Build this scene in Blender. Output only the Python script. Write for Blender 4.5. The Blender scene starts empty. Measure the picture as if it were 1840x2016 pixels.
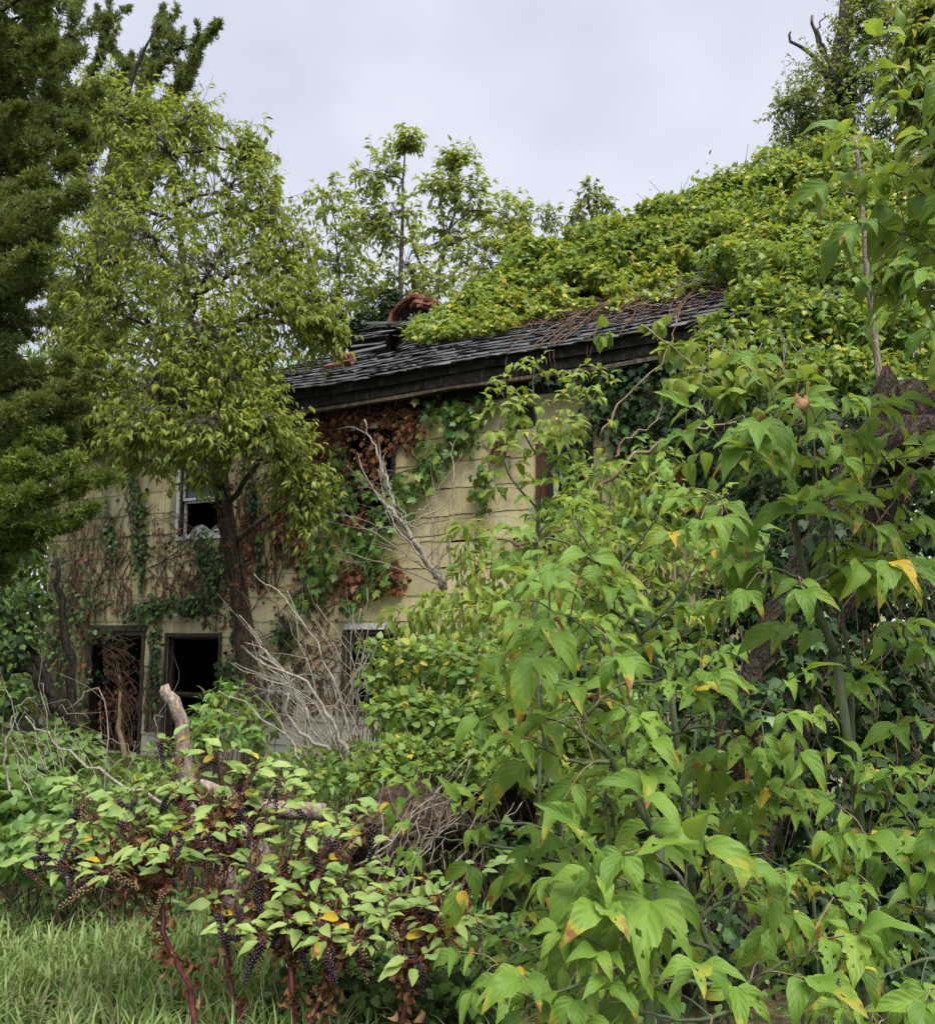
import bpy, bmesh, math
import numpy as np
from mathutils import Vector, Matrix

rng = np.random.default_rng(11)
scn = bpy.context.scene
COL = scn.collection

# ------------------------------------------------------------------ camera, sky, sun, exposure
ZC, FPX, TH = 2.0, 1767.0, math.radians(7.16)     # eye height above the house floor, focal length for an 1840 px wide frame, tilt up
cam_d = bpy.data.cameras.new('camera'); cam = bpy.data.objects.new('camera', cam_d); COL.objects.link(cam)
cam.location = (0, 0, ZC); cam.rotation_euler = (math.pi/2 + TH, 0, 0)
cam_d.sensor_fit = 'HORIZONTAL'; cam_d.angle = 2*math.atan(920/FPX); cam_d.clip_start = 0.05; cam_d.clip_end = 800
scn.camera = cam

SUN_EL, SUN_AZ = math.radians(62), math.radians(25)   # high, behind the camera and to its right, veiled by cloud
w = bpy.data.worlds.new('World'); scn.world = w; w.use_nodes = True
nt = w.node_tree; nt.nodes.clear()
N = nt.nodes.new; LK = nt.links.new
out = N('ShaderNodeOutputWorld'); bg = N('ShaderNodeBackground'); bg.inputs['Strength'].default_value = 0.05
sky = N('ShaderNodeTexSky'); sky.sky_type = 'NISHITA'; sky.sun_disc = False
sky.sun_elevation = SUN_EL; sky.sun_rotation = math.pi - SUN_AZ
tc = N('ShaderNodeTexCoord'); no = N('ShaderNodeTexNoise'); no.inputs['Scale'].default_value = 2.6; no.inputs['Detail'].default_value = 3.0
mp = N('ShaderNodeMapping'); mp.inputs['Scale'].default_value = (1, 1, 1.6)
rp = N('ShaderNodeValToRGB'); rp.color_ramp.elements[0].position = .40; rp.color_ramp.elements[1].position = .62
rp.color_ramp.elements[0].color = (2.52, 2.67, 3.18, 1); rp.color_ramp.elements[1].color = (3.22, 3.30, 3.78, 1)
mx = N('ShaderNodeMix'); mx.data_type = 'RGBA'; mx.inputs[0].default_value = 0.95
LK(tc.outputs['Generated'], mp.inputs['Vector']); LK(mp.outputs[0], no.inputs['Vector']); LK(no.outputs['Fac'], rp.inputs['Fac'])
LK(sky.outputs[0], mx.inputs[6]); LK(rp.outputs[0], mx.inputs[7]); LK(mx.outputs[2], bg.inputs['Color']); LK(bg.outputs[0], out.inputs[0])

sun_d = bpy.data.lights.new('sun', 'SUN'); sun = bpy.data.objects.new('sun', sun_d); COL.objects.link(sun)
sun_d.energy = 1.5; sun_d.angle = math.radians(50); sun_d.color = (1, .97, .9)
sdir = Vector((math.sin(SUN_AZ)*math.cos(SUN_EL), -math.cos(SUN_AZ)*math.cos(SUN_EL), math.sin(SUN_EL)))
sun.rotation_euler = sdir.to_track_quat('Z', 'Y').to_euler(); sun.location = (5, -8, 20)

vs = scn.view_settings
vs.view_transform = 'Standard'; vs.look = 'None'; vs.exposure = 2.35; vs.gamma = 1; vs.use_curve_mapping = False
scn.display_settings.display_device = 'sRGB'
scn.render.engine = 'CYCLES'
cy = scn.cycles
cy.max_bounces = 6; cy.diffuse_bounces = 3; cy.glossy_bounces = 2; cy.transmission_bounces = 3; cy.transparent_max_bounces = 4
cy.use_denoising = True; cy.caustics_reflective = False; cy.caustics_refractive = False

# ------------------------------------------------------------------ helpers
CT, ST = math.cos(TH), math.sin(TH)
def ray(px, py):
    x = (px-920)/FPX; v = (1008-py)/FPX
    return np.array((x, CT-v*ST, ST+v*CT))
def P(px, py, Y):
    "the place at distance Y that a spot of the photograph (1840 px wide) shows"
    d = ray(px, py); return np.array((0, 0, ZC)) + d*(Y/d[1])
def proj(p):
    p = np.atleast_2d(p); x = p[:, 0]; y = p[:, 1]; z = p[:, 2]-ZC
    f = y*CT+z*ST; u = -y*ST+z*CT; f2 = np.where(f > .05, f, .05)
    return 920+FPX*x/f2, 1008-FPX*u/f2, f
def nrm(v):
    v = np.asarray(v, float); return v/np.maximum(np.linalg.norm(v, axis=-1, keepdims=True), 1e-9)
def gz(x, y):
    "height of the ground"
    s = np.clip((np.asarray(y, float)-3.5)/6.0, 0, 1); s = s*s*(3-2*s)
    return .36*(1-s) + .03*np.sin(np.asarray(x)*1.3+.5)*np.cos(np.asarray(y)*.9) - .02

def new_obj(name, data, parent=None):
    o = bpy.data.objects.new(name, data); COL.objects.link(o)
    if parent is not None: o.parent = parent
    return o
def tag(o, label=None, cat=None, group=None, kind=None):
    for k, v in (('label', label), ('category', cat), ('group', group), ('kind', kind)):
        if v: o[k] = v
    return o
def empty(name, loc, label, cat, group=None):
    o = bpy.data.objects.new(name, None); COL.objects.link(o); o.location = [float(c) for c in loc]
    o.empty_display_size = .2
    return tag(o, label, cat, group)

def make_mesh(name, V, L, S, UV=None, mats=(), mi=None, smooth=True):
    me = bpy.data.meshes.new(name)
    V = np.ascontiguousarray(V, np.float32); L = np.ascontiguousarray(L, np.int32); S = np.ascontiguousarray(S, np.int32)
    me.vertices.add(len(V)); me.vertices.foreach_set('co', V.ravel())
    me.loops.add(len(L)); me.loops.foreach_set('vertex_index', L)
    me.polygons.add(len(S)); me.polygons.foreach_set('loop_start', np.concatenate(([0], np.cumsum(S)[:-1])).astype(np.int32))
    me.polygons.foreach_set('use_smooth', np.full(len(S), smooth, bool))
    for m in mats: me.materials.append(m)
    if mi is not None: me.polygons.foreach_set('material_index', np.ascontiguousarray(mi, np.int32))
    if UV is not None:
        ul = me.uv_layers.new(name='UVMap'); ul.data.foreach_set('uv', np.ascontiguousarray(UV[L], np.float32).ravel())
    me.update(calc_edges=True); me.validate()
    return me

class MB:
    "collects pieces and links them as one mesh"
    def __init__(s): s.V = []; s.L = []; s.S = []; s.U = []; s.MI = []; s.n = 0; s.mats = []
    def mat(s, m):
        if m not in s.mats: s.mats.append(m)
        return s.mats.index(m)
    def add(s, V, L, S, U, m):
        s.V.append(V); s.L.append(np.asarray(L)+s.n); s.S.append(np.asarray(S)); s.U.append(U); s.MI.append(np.full(len(S), s.mat(m))); s.n += len(V)
    def inst(s, t, M, T, m):
        n, k = len(T), len(t['v'])
        if not n: return
        V = np.einsum('nij,kj->nki', M, t['v'])+T[:, None, :]
        L = (t['L'][None]+(np.arange(n)*k)[:, None]).ravel()
        s.add(V.reshape(-1, 3), L, np.tile(t['S'], n), np.tile(t['u'], (n, 1)), m)
    def tube(s, pts, rad, m, k=6, rough=0.0, cap=True):
        V, L, S, U = tube_arrays(pts, rad, k, rough, cap); s.add(V, L, S, U, m)
    def box(s, lo, hi, m, fr=None):
        lo = np.asarray(lo, float); hi = np.asarray(hi, float)
        V = np.array([[(lo, hi)[i & 1][0], (lo, hi)[(i >> 1) & 1][1], (lo, hi)[(i >> 2) & 1][2]] for i in range(8)])
        if fr is not None: V = fr(V)
        Q = np.array([0,2,3,1, 4,5,7,6, 0,1,5,4, 2,6,7,3, 0,4,6,2, 1,3,7,5])
        U = np.array([[i & 1, (i >> 2) & 1] for i in range(8)], float)
        s.add(V, Q, [4]*6, U, m)
    def build(s, name, parent=None, smooth=True, kind=None):
        if not s.V: return None
        V = np.concatenate(s.V)
        if parent is not None: V = V-np.array(WLOC(parent))
        me = make_mesh(name, V, np.concatenate(s.L), np.concatenate(s.S), np.concatenate(s.U), s.mats, np.concatenate(s.MI), smooth)
        o = new_obj(name, me, parent)
        if kind: o['kind'] = kind
        return o
def WLOC(o):
    v = Vector((0, 0, 0))
    while o is not None: v = v+Vector(o.location); o = o.parent
    return tuple(v)

def tube_arrays(pts, rad, k=6, rough=0.0, cap=True):
    pts = np.asarray(pts, float); n = len(pts); rad = np.broadcast_to(np.asarray(rad, float), (n,))
    t = nrm(np.gradient(pts, axis=0)); up = np.array((0, 0, 1.0)) if abs(t[0][2]) < .9 else np.array((1.0, 0, 0))
    a = nrm(np.cross(t[0], up)); V = []; U = []
    ln = np.concatenate(([0], np.cumsum(np.linalg.norm(np.diff(pts, axis=0), axis=1))))
    for i in range(n):
        a = nrm(a-t[i]*np.dot(a, t[i])); b = np.cross(t[i], a)
        th = np.arange(k)*2*math.pi/k
        r = rad[i]*(1+rough*rng.uniform(-1, 1, k)) if rough else rad[i]*np.ones(k)
        V.append(pts[i]+r[:, None]*(np.cos(th)[:, None]*a+np.sin(th)[:, None]*b)); U.append(np.stack((th/6.283, np.full(k, ln[i])), 1))
    L = []; S = []
    for i in range(n-1):
        for j in range(k):
            q = (j+1) % k; L += [i*k+j, i*k+q, (i+1)*k+q, (i+1)*k+j]; S.append(4)
    if cap: L += list(range(k))[::-1] + [(n-1)*k+j for j in range(k)]; S += [k, k]
    return np.concatenate(V), L, S, np.concatenate(U)

def smooth_path(pts, n=None, jit=0.0):
    "Catmull-Rom through the points"
    p = np.asarray(pts, float); n = n or 4*(len(p)-1)+1
    q = np.concatenate((2*p[:1]-p[1:2], p, 2*p[-1:]-p[-2:-1])); o = []
    for t in np.linspace(0, len(p)-1-1e-6, n):
        i = int(t); f = t-i; a, b, c, d = q[i:i+4]
        o.append(.5*(2*b+(c-a)*f+(2*a-5*b+4*c-d)*f*f+(3*b-a-3*c+d)*f**3))
    o = np.array(o)
    if jit: o[1:-1] += rng.normal(0, jit, o[1:-1].shape)
    return o

# ------------------------------------------------------------------ materials
def nodes(name):
    m = bpy.data.materials.new(name); m.use_nodes = True; t = m.node_tree; t.nodes.clear(); return m, t
class G:
    def __init__(s, name):
        s.m, s.t = nodes(name); s.o = s.n('ShaderNodeOutputMaterial')
    def n(s, ty, **kw):
        x = s.t.nodes.new(ty)
        for k, v in kw.items(): setattr(x, k, v)
        return x
    def put(s, sock, v):
        if hasattr(v, 'links') or isinstance(v, bpy.types.NodeSocket): s.t.links.new(v, sock)
        else: sock.default_value = v
    def math(s, op, a, b=0.0, c=0.0, clamp=False):
        x = s.n('ShaderNodeMath', operation=op, use_clamp=clamp)
        for i, v in enumerate((a, b, c)): s.put(x.inputs[i], v)
        return x.outputs[0]
    def mix(s, f, a, b, blend='MIX'):
        x = s.n('ShaderNodeMix', data_type='RGBA', blend_type=blend)
        s.put(x.inputs[0], f); s.put(x.inputs[6], a if not isinstance(a, tuple) else (*a, 1)); s.put(x.inputs[7], b if not isinstance(b, tuple) else (*b, 1))
        return x.outputs[2]
    def ramp(s, f, stops):
        x = s.n('ShaderNodeValToRGB'); e = x.color_ramp.elements
        while len(e) < len(stops): e.new(.5)
        for i, (p, c) in enumerate(stops):
            e[i].position = p; e[i].color = (*c, 1) if isinstance(c, tuple) else (c, c, c, 1)
        s.put(x.inputs[0], f); return x.outputs[0]
    def noise(s, vec, scale, detail=3.0, rough=.55):
        x = s.n('ShaderNodeTexNoise'); x.inputs['Scale'].default_value = scale; x.inputs['Detail'].default_value = detail; x.inputs['Roughness'].default_value = rough
        if vec is not None: s.put(x.inputs['Vector'], vec)
        return x.outputs['Fac']
    def mapping(s, vec, scale=(1, 1, 1), loc=None):
        x = s.n('ShaderNodeMapping'); s.put(x.inputs['Vector'], vec); x.inputs['Scale'].default_value = scale
        if loc is not None: s.put(x.inputs['Location'], loc)
        return x.outputs[0]
    def bump(s, h, st=.3, dist=.01):
        x = s.n('ShaderNodeBump'); x.inputs['Strength'].default_value = st; x.inputs['Distance'].default_value = dist; s.put(x.inputs['Height'], h); return x.outputs[0]
    def bsdf(s, col, rough=.8, spec=.3, normal=None):
        x = s.n('ShaderNodeBsdfPrincipled'); s.put(x.inputs['Base Color'], col if not isinstance(col, tuple) else (*col, 1)); s.put(x.inputs['Roughness'], rough)
        x.inputs['Specular IOR Level'].default_value = spec
        if normal is not None: s.put(x.inputs['Normal'], normal)
        return x.outputs[0]
    def done(s, sh): s.t.links.new(sh, s.o.inputs[0]); return s.m
    def rnd(s, k=1.0):
        a = s.n('ShaderNodeObjectInfo').outputs['Random']; b = s.n('ShaderNodeNewGeometry').outputs['Random Per Island']
        return s.math('FRACT', s.math('MULTIPLY', s.math('ADD', a, b), k))
    def pos(s): return s.n('ShaderNodeNewGeometry').outputs['Position']

def leaf_mat(name, stops, trans=.3, rough=.45, spec=.4, veins=0.0, nveins=6.0, spots=0.0, spotcol=(.25, .11, .04), edge=0.0, back=.35, patch=.35):
    g = G(name); r = g.rnd(); pos = g.pos()
    big = g.noise(pos, 1.1, 2.0)
    f = g.math('ADD', g.math('MULTIPLY', r, 1-patch), g.math('MULTIPLY', big, patch), clamp=True)
    col = g.ramp(f, stops); nor = None
    uv = g.n('ShaderNodeTexCoord').outputs['UV']; sx = g.n('ShaderNodeSeparateXYZ'); g.put(sx.inputs[0], uv)
    au = g.math('ABSOLUTE', g.math('SUBTRACT', sx.outputs[0], .5))
    if veins:
        mid = g.math('SUBTRACT', 1.0, g.math('DIVIDE', au, .016), clamp=True)
        ph = g.math('FRACT', g.math('MULTIPLY', g.math('SUBTRACT', sx.outputs[1], g.math('MULTIPLY', au, .75)), nveins))
        side = g.math('SUBTRACT', 1.0, g.math('DIVIDE', g.math('ABSOLUTE', g.math('SUBTRACT', ph, .5)), .045), clamp=True)
        v = g.math('MAXIMUM', mid, g.math('MULTIPLY', side, .55))
        col = g.mix(g.math('MULTIPLY', v, veins), col, (.22, .33, .09))
        quilt = g.math('SINE', g.math('MULTIPLY', ph, 3.1416))
        nor = g.bump(g.math('ADD', g.math('MULTIPLY', quilt, -1.0), g.math('MULTIPLY', v, -.4)), .22, .004)
        rim = g.math('MULTIPLY', g.math('SUBTRACT', au, .455, clamp=True), 20.0, clamp=True); col = g.mix(g.math('MULTIPLY', rim, .45), col, (.34, .40, .10))
        mot = g.noise(g.mapping(pos, (40, 40, 40)), 1.0, 2.0)
        col = g.mix(g.math('MULTIPLY', g.math('SUBTRACT', mot, .45, clamp=True), .5), col, (.17, .25, .05))
    if spots:
        n1 = g.noise(pos, 28.0, 2.0); r2 = g.rnd(7.31)
        m = g.math('SUBTRACT', g.math('ADD', g.math('MULTIPLY', g.math('MULTIPLY', sx.outputs[1], r2), .55), n1), 1.02-spots*.25)
        yl = g.math('MULTIPLY', g.math('ADD', m, .12), 7.0, clamp=True); br = g.math('MULTIPLY', m, 12.0, clamp=True)
        col = g.mix(g.math('MULTIPLY', yl, .75), col, (.42, .36, .045)); col = g.mix(br, col, spotcol)
    bk = g.n('ShaderNodeNewGeometry').outputs['Backfacing']
    colb = g.mix(g.math('MULTIPLY', bk, back), col, (.20, .29, .13))
    a = g.bsdf(colb, rough, spec, nor); tr = g.n('ShaderNodeBsdfTranslucent')
    tcx = g.mix(.5, col, (.42, .50, .05), 'MIX') if trans > .15 else col
    g.put(tr.inputs[0], tcx)
    ms = g.n('ShaderNodeMixShader'); ms.inputs[0].default_value = trans; g.t.links.new(a, ms.inputs[1]); g.t.links.new(tr.outputs[0], ms.inputs[2])
    return g.done(ms.outputs[0])

def dry_mat(name, c0, c1, c2):
    g = G(name); n1 = g.noise(g.pos(), 70.0, 5.0, .7); f = g.math('ADD', g.math('MULTIPLY', g.rnd(), .5), g.math('MULTIPLY', n1, .6))
    col = g.ramp(f, [(.2, c0), (.5, c1), (.85, c2)]); a = g.bsdf(col, .8, .15, g.bump(n1, .9, .006)); tr = g.n('ShaderNodeBsdfTranslucent'); g.put(tr.inputs[0], col)
    ms = g.n('ShaderNodeMixShader'); ms.inputs[0].default_value = .12; g.t.links.new(a, ms.inputs[1]); g.t.links.new(tr.outputs[0], ms.inputs[2]); return g.done(ms.outputs[0])
def bark_mat(name, c0, c1, c2, scale=14., stretch=.25, st=.9, dist=.02, rough=.9, moss=0.0):
    g = G(name); pos = g.pos(); p2 = g.mapping(pos, (1, 1, stretch))
    vo = g.n('ShaderNodeTexVoronoi'); vo.inputs['Scale'].default_value = scale; vo.feature = 'DISTANCE_TO_EDGE'
    n0 = g.noise(pos, scale*.8, 3.0); wv = g.n('ShaderNodeVectorMath', operation='ADD'); g.put(wv.inputs[0], p2)
    cmb = g.n('ShaderNodeCombineXYZ'); g.put(cmb.inputs[0], g.math('MULTIPLY', n0, .12)); g.put(cmb.inputs[1], g.math('MULTIPLY', n0, -.12)); g.put(wv.inputs[1], cmb.outputs[0])
    g.put(vo.inputs['Vector'], wv.outputs[0])
    n1 = g.noise(p2, scale*2.2, 5.0, .65); crack = g.math('MULTIPLY', vo.outputs[0], 4.0, clamp=True)
    h = g.math('ADD', g.math('MULTIPLY', crack, .6), n1)
    col = g.ramp(n1, [(.3, c0), (.5, c1), (.72, c2)]); col = g.mix(g.math('MULTIPLY', g.math('SUBTRACT', 1.0, crack), .6), col, c0)
    if moss:
        mm = g.math('MULTIPLY', g.math('SUBTRACT', g.noise(pos, 3.0, 4.0), 1-moss), 6.0, clamp=True); col = g.mix(mm, col, (.05, .075, .02))
    return g.done(g.bsdf(col, rough, .2, g.bump(h, st, dist)))

GREEN1, GREEN2 = None, None
M = {}
M['maple'] = leaf_mat('box_elder_leaf', [(0, (.062, .14, .02)), (.45, (.122, .228, .03)), (.8, (.175, .285, .04)), (1, (.26, .34, .052))], .38, .5, .28, veins=.5, nveins=5., spots=.40)
M['maple_far'] = leaf_mat('box_elder_leaf_light', [(0, (.10, .18, .025)), (.5, (.18, .265, .038)), (.85, (.25, .32, .05)), (1, (.34, .32, .05))], .38, .5, .25, veins=.25, spots=.45)
M['yellow'] = leaf_mat('yellowed_leaf', [(0, (.42, .30, .03)), (.5, (.55, .36, .035)), (1, (.38, .38, .05))], .35, .5, .3, veins=.12, spots=.9, back=.1)
M['brown'] = dry_mat('withered_leaf', (.06, .03, .015), (.17, .085, .035), (.34, .20, .10))
M['rust'] = dry_mat('rusty_leaf', (.04, .018, .012), (.12, .048, .024), (.27, .12, .06))
M['cherry'] = leaf_mat('cherry_leaf', [(0, (.11, .15, .02)), (.5, (.22, .26, .033)), (.85, (.30, .33, .045)), (1, (.42, .36, .055))], .5, .5, .3, back=.4)
M['cherry_fresh'] = leaf_mat('cherry_leaf_fresh', [(0, (.11, .19, .032)), (.5, (.19, .28, .05)), (1, (.27, .34, .065))], .4, .38, .45, back=.4)  # greener, glossier variant of the cherry leaf
M['far'] = leaf_mat('far_leaf', [(0, (.16, .21, .06)), (.5, (.26, .31, .10)), (1, (.36, .38, .14))], .52, .5, .3)
M['grey'] = leaf_mat('greyish_leaf', [(0, (.06, .095, .035)), (.5, (.115, .15, .055)), (1, (.18, .21, .085))], .45, .45, .4)
M['vine'] = leaf_mat('vine_leaf', [(0, (.075, .16, .026)), (.5, (.155, .25, .042)), (.8, (.23, .305, .055)), (1, (.40, .36, .05))], .4, .5, .3, back=.3)
M['vine_yel'] = leaf_mat('vine_leaf_turning', [(0, (.20, .27, .035)), (.5, (.34, .34, .04)), (1, (.58, .43, .04))], .34, .45, .3, back=.2)
M['vine_deep'] = leaf_mat('vine_leaf_deep', [(0, (.03, .085, .018)), (.5, (.065, .145, .026)), (1, (.11, .19, .035))], .28, .4, .45)
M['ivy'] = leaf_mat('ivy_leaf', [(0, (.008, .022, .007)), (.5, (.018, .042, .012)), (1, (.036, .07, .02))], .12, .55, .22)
M['creeper'] = leaf_mat('creeper_leaf', [(0, (.03, .085, .015)), (.5, (.06, .14, .022)), (1, (.10, .19, .035))], .25, .4, .4)
M['poke'] = leaf_mat('pokeweed_leaf', [(0, (.12, .21, .05)), (.5, (.21, .315, .085)), (.85, (.28, .37, .10)), (1, (.38, .40, .08))], .3, .45, .4, veins=.16, nveins=5., spots=.1)
M['under'] = leaf_mat('undergrowth_leaf', [(0, (.045, .105, .02)), (.5, (.10, .19, .038)), (1, (.16, .26, .06))], .3, .45, .35)
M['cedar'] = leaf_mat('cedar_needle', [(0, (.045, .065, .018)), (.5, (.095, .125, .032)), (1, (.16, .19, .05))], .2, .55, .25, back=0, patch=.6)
M['cedar_lit'] = leaf_mat('cedar_needle_lit', [(0, (.06, .10, .015)), (.5, (.115, .17, .022)), (1, (.17, .23, .03))], .2, .55, .25, back=0, patch=.5)  # lighter copy of the cedar foliage, light on the boughs put into colour
M['grass'] = leaf_mat('grass_blade', [(0, (.09, .155, .035)), (.5, (.17, .255, .075)), (.85, (.25, .32, .12)), (1, (.42, .37, .21))], .3, .45, .4, back=.1)
M['bark'] = bark_mat('grey_bark', (.03, .025, .02), (.10, .085, .065), (.2, .175, .14))
M['bark_dark'] = bark_mat('dark_bark', (.012, .01, .008), (.035, .028, .022), (.07, .058, .045))
M['bark_log'] = bark_mat('log_bark', (.02, .014, .009), (.09, .062, .04), (.2, .15, .10), 12., 1.0, 1.2, .04, moss=.42)
M['bark_trunk'] = bark_mat('furrowed_trunk', (.014, .010, .007), (.055, .039, .027), (.11, .08, .058), 20., .16, 1.0, .03, moss=.38)
M['bark_hairy'] = bark_mat('vine_clad_bark', (.045, .032, .023), (.14, .10, .07), (.27, .19, .135), 26., .2, 1.2, .03)
M['deadwood'] = bark_mat('weathered_wood', (.10, .075, .06), (.26, .205, .17), (.42, .35, .30), 22., .18, .6, .012)
M['twig'] = bark_mat('dry_twig', (.13, .11, .085), (.29, .255, .21), (.44, .41, .35), 30., .3, .3, .005)
M['twig_brown'] = bark_mat('brown_twig', (.04, .025, .018), (.11, .07, .045), (.20, .14, .09), 30., .3, .3, .005)
M['stem'] = bark_mat('green_stem', (.05, .065, .03), (.085, .11, .055), (.14, .16, .085), 18., .2, .2, .003, rough=.5)
M['stem_tan'] = bark_mat('tan_stem', (.14, .10, .06), (.26, .19, .12), (.34, .26, .17), 22., .2, .2, .003, rough=.6)
M['poke_stem'] = bark_mat('magenta_stem', (.05, .012, .016), (.115, .028, .036), (.19, .065, .065), 14., .2, .2, .003, rough=.4)
def simple(name, c, rough=.8, spec=.3, nz=0.0, sc=20.):
    g = G(name)
    if nz:
        n1 = g.noise(g.pos(), sc, 4.0); col = g.ramp(n1, [(.3, tuple(x*(1-nz) for x in c)), (.7, tuple(min(1, x*(1+nz)) for x in c))])
        return g.done(g.bsdf(col, rough, spec, g.bump(n1, .3, .01)))
    return g.done(g.bsdf(c, rough, spec))
M['berry'] = simple('ripe_berry', (.012, .004, .012), .22, .5)
M['berry_red'] = simple('reddening_berry', (.10, .012, .03), .3, .5)
M['berry_green'] = simple('unripe_berry', (.16, .13, .06), .4, .4)
M['dark'] = simple('dark_interior', (.03, .028, .025), .95, .1, .4, 6.)
M['brickred'] = None

# ------------------------------------------------------------------ leaf shapes
def tmpl(V, F, U):
    L = [i for f in F for i in f]
    return dict(v=np.array(V, float), L=np.array(L), S=np.array([len(f) for f in F]), u=np.array(U, float))
def ovate(ns, nw, width=.5, droop=.8, fold=.3, wave=0., serr=0., shape=.75, tip=.35, bite=0, twist=0.0, seed=0, holes=()):
    r = np.random.default_rng(seed); V = []; U = []; F = []
    vs_ = np.linspace(0, 1, ns+1); ca = np.cumsum([0]+[1/ns*math.cos(droop*(v-.15)) for v in (vs_[1:]+vs_[:-1])/2]); sa = np.cumsum([0]+[1/ns*math.sin(droop*(v-.15)) for v in (vs_[1:]+vs_[:-1])/2])
    for i, v in enumerate(vs_):
        wd = width*.5*(math.sin(math.pi*min(v**shape, 1.0))**.85 if 0 < v < 1 else 0)*(1-tip*v)
        wd = max(wd, .012 if v < .5 else .002)
        for j in range(nw+1):
            a = -1+2*j/nw; e = 1+(serr*((v*7) % 1-.4) if abs(a) > .99 else 0)
            z = fold*abs(a)*wd+wave*math.sin(v*11+2*a+seed)*abs(a)*wd; tw = twist*v
            x = a*wd*e; x, z = x*math.cos(tw)-z*math.sin(tw), x*math.sin(tw)+z*math.cos(tw)
            V.append((x, ca[i]-z*math.sin(droop*v)*-.3, -sa[i]+z)); U.append((.5+.5*a, v))
    for i in range(ns):
        for j in range(nw):
            if bite and ((i*7+j*3+seed) % 17) < bite and 0 < j+i: continue
            if any(((j+.5)/nw-hu)**2*(width**2)+((i+.5)/ns-hv)**2 < hr*hr for hu, hv, hr in holes): continue
            a = i*(nw+1)+j; F.append((a, a+1, a+nw+2, a+nw+1))
    return tmpl(V, F, U)
def lobed(outline, cup=.1, seed=0):
    "a lobed leaf: fan of triangles about the vein junction"
    V = [(0, .18, .0)]; U = [(.5, .18)]; F = []
    for x, y in outline:
        V.append((x, y, -cup*(x*x*2+max(y-.2, 0)**2)+.02*math.sin(9*x+seed))); U.append((.5+x, y))
    n = len(outline)
    for i in range(n): F.append((0, 1+i, 1+(i+1) % n))
    return tmpl(V, F, U)
IVYL = [(0, 0), (.3, -.06), (.36, .2), (.52, .42), (.2, .58), (0, 1), (-.2, .58), (-.52, .42), (-.36, .2), (-.3, -.06)]
IVY = [(0, 0), (.16, -.08), (.42, -.02), (.34, .2), (.56, .42), (.26, .48), (.18, .66), (0, 1), (-.18, .66), (-.26, .48), (-.56, .42), (-.34, .2), (-.42, -.02), (-.16, -.08)]
HEART = [(0, .02), (.14, -.06), (.34, .06), (.42, .28), (.34, .56), (.16, .8), (0, 1), (-.16, .8), (-.34, .56), (-.42, .28), (-.34, .06), (-.14, -.06)]
TRI = [(0, .03), (.2, -.05), (.4, .1), (.36, .4), (.5, .5), (.24, .62), (0, 1), (-.24, .62), (-.5, .5), (-.36, .4), (-.4, .1), (-.2, -.05)]
T = {}   # name -> (detailed variants, plain variants)
T['maple'] = ([ovate(12, 6, .44, 1.0, .4, .14, .10, .66, .42, 0, .15, 1), ovate(12, 6, .50, 1.5, .28, .2, .10, .64, .38, 0, -.2, 2), ovate(12, 6, .40, .7, .55, .12, .12, .68, .42, 0, .1, 3), ovate(12, 6, .46, 1.9, .36, .18, .10, .64, .40, 0, .4, 4), ovate(26, 16, .52, .9, .3, .25, .14, .62, .34, 0, -.3, 5, [(.3, .45, .045), (.62, .62, .03), (.68, .3, .025), (1.0, .5, .09)]), ovate(26, 16, .46, 1.3, .35, .2, .1, .64, .4, 0, .2, 7, [(.72, .5, .05), (.6, .7, .035), (.3, .62, .022), (.0, .72, .12)]), ovate(12, 6, .46, 1.2, .4, .3, .10, .66, .4, 0, .5, 6)],
              [ovate(4, 2, .56, .8, .35, .0, 0, .72, .4), ovate(4, 2, .6, 1.3, .25, .0, 0, .7, .35)])
T['poke'] = ([ovate(6, 4, .46, .5, .35, .15, 0, .85, .1, 0, .1, 1), ovate(6, 4, .52, .9, .25, .2, 0, .8, .1, 0, -.2, 2), ovate(6, 4, .42, .2, .5, .2, 0, .85, .1, 0, .2, 3)], [ovate(3, 2, .46, .6, .35, 0, 0, .85, .1)])
T['cherry'] = ([ovate(5, 2, .40, .7, .5, 0, 0, .8, .3, 0, .2, 1), ovate(5, 2, .36, 1.3, .4, 0, 0, .8, .3, 0, -.3, 2)], [ovate(3, 2, .40, .8, .5, 0, 0, .8, .3)])
T['small'] = ([ovate(4, 2, .5, .6, .4, 0, 0, .8, .2, 0, .1, 1), ovate(4, 2, .45, 1.0, .3, 0, 0, .8, .2, 0, .1, 2)], [ovate(2, 2, .5, .6, .4, 0, 0, .8, .2)])
T['ivy'] = ([lobed(IVY, .25, 1), lobed(IVY, .5, 2)], [lobed(IVYL, .3, 3)])
T['heart'] = ([lobed(HEART, .35, 1), lobed(HEART, .6, 2)], [lobed([HEART[i] for i in (0, 2, 3, 4, 6, 8, 9, 10)], .4, 3)])
T['tri'] = ([lobed(TRI, .3, 1), lobed(TRI, .6, 2)], [lobed([TRI[i] for i in (0, 2, 3, 4, 5, 6, 7, 8, 9, 10)], .4, 3)])
def crumple(t, a, seed):
    r = np.random.default_rng(seed); t['v'] = t['v']+r.normal(0, a, t['v'].shape); return t
T['curl'] = ([crumple(ovate(9, 4, .42, 2.6, .9, .6, .3, .75, .2, 0, 1.4, 1), .022, 1), crumple(ovate(9, 4, .32, 1.5, 1.3, .8, .3, .8, .2, 0, 2.4, 2), .022, 2), crumple(ovate(9, 4, .5, 3.2, .6, .8, .3, .75, .2, 0, .8, 3), .025, 3)], [ovate(4, 2, .3, 1.8, .9, .5, 0, .8, .2, 0, 1.5, 3)])
_lc = {}
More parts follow.
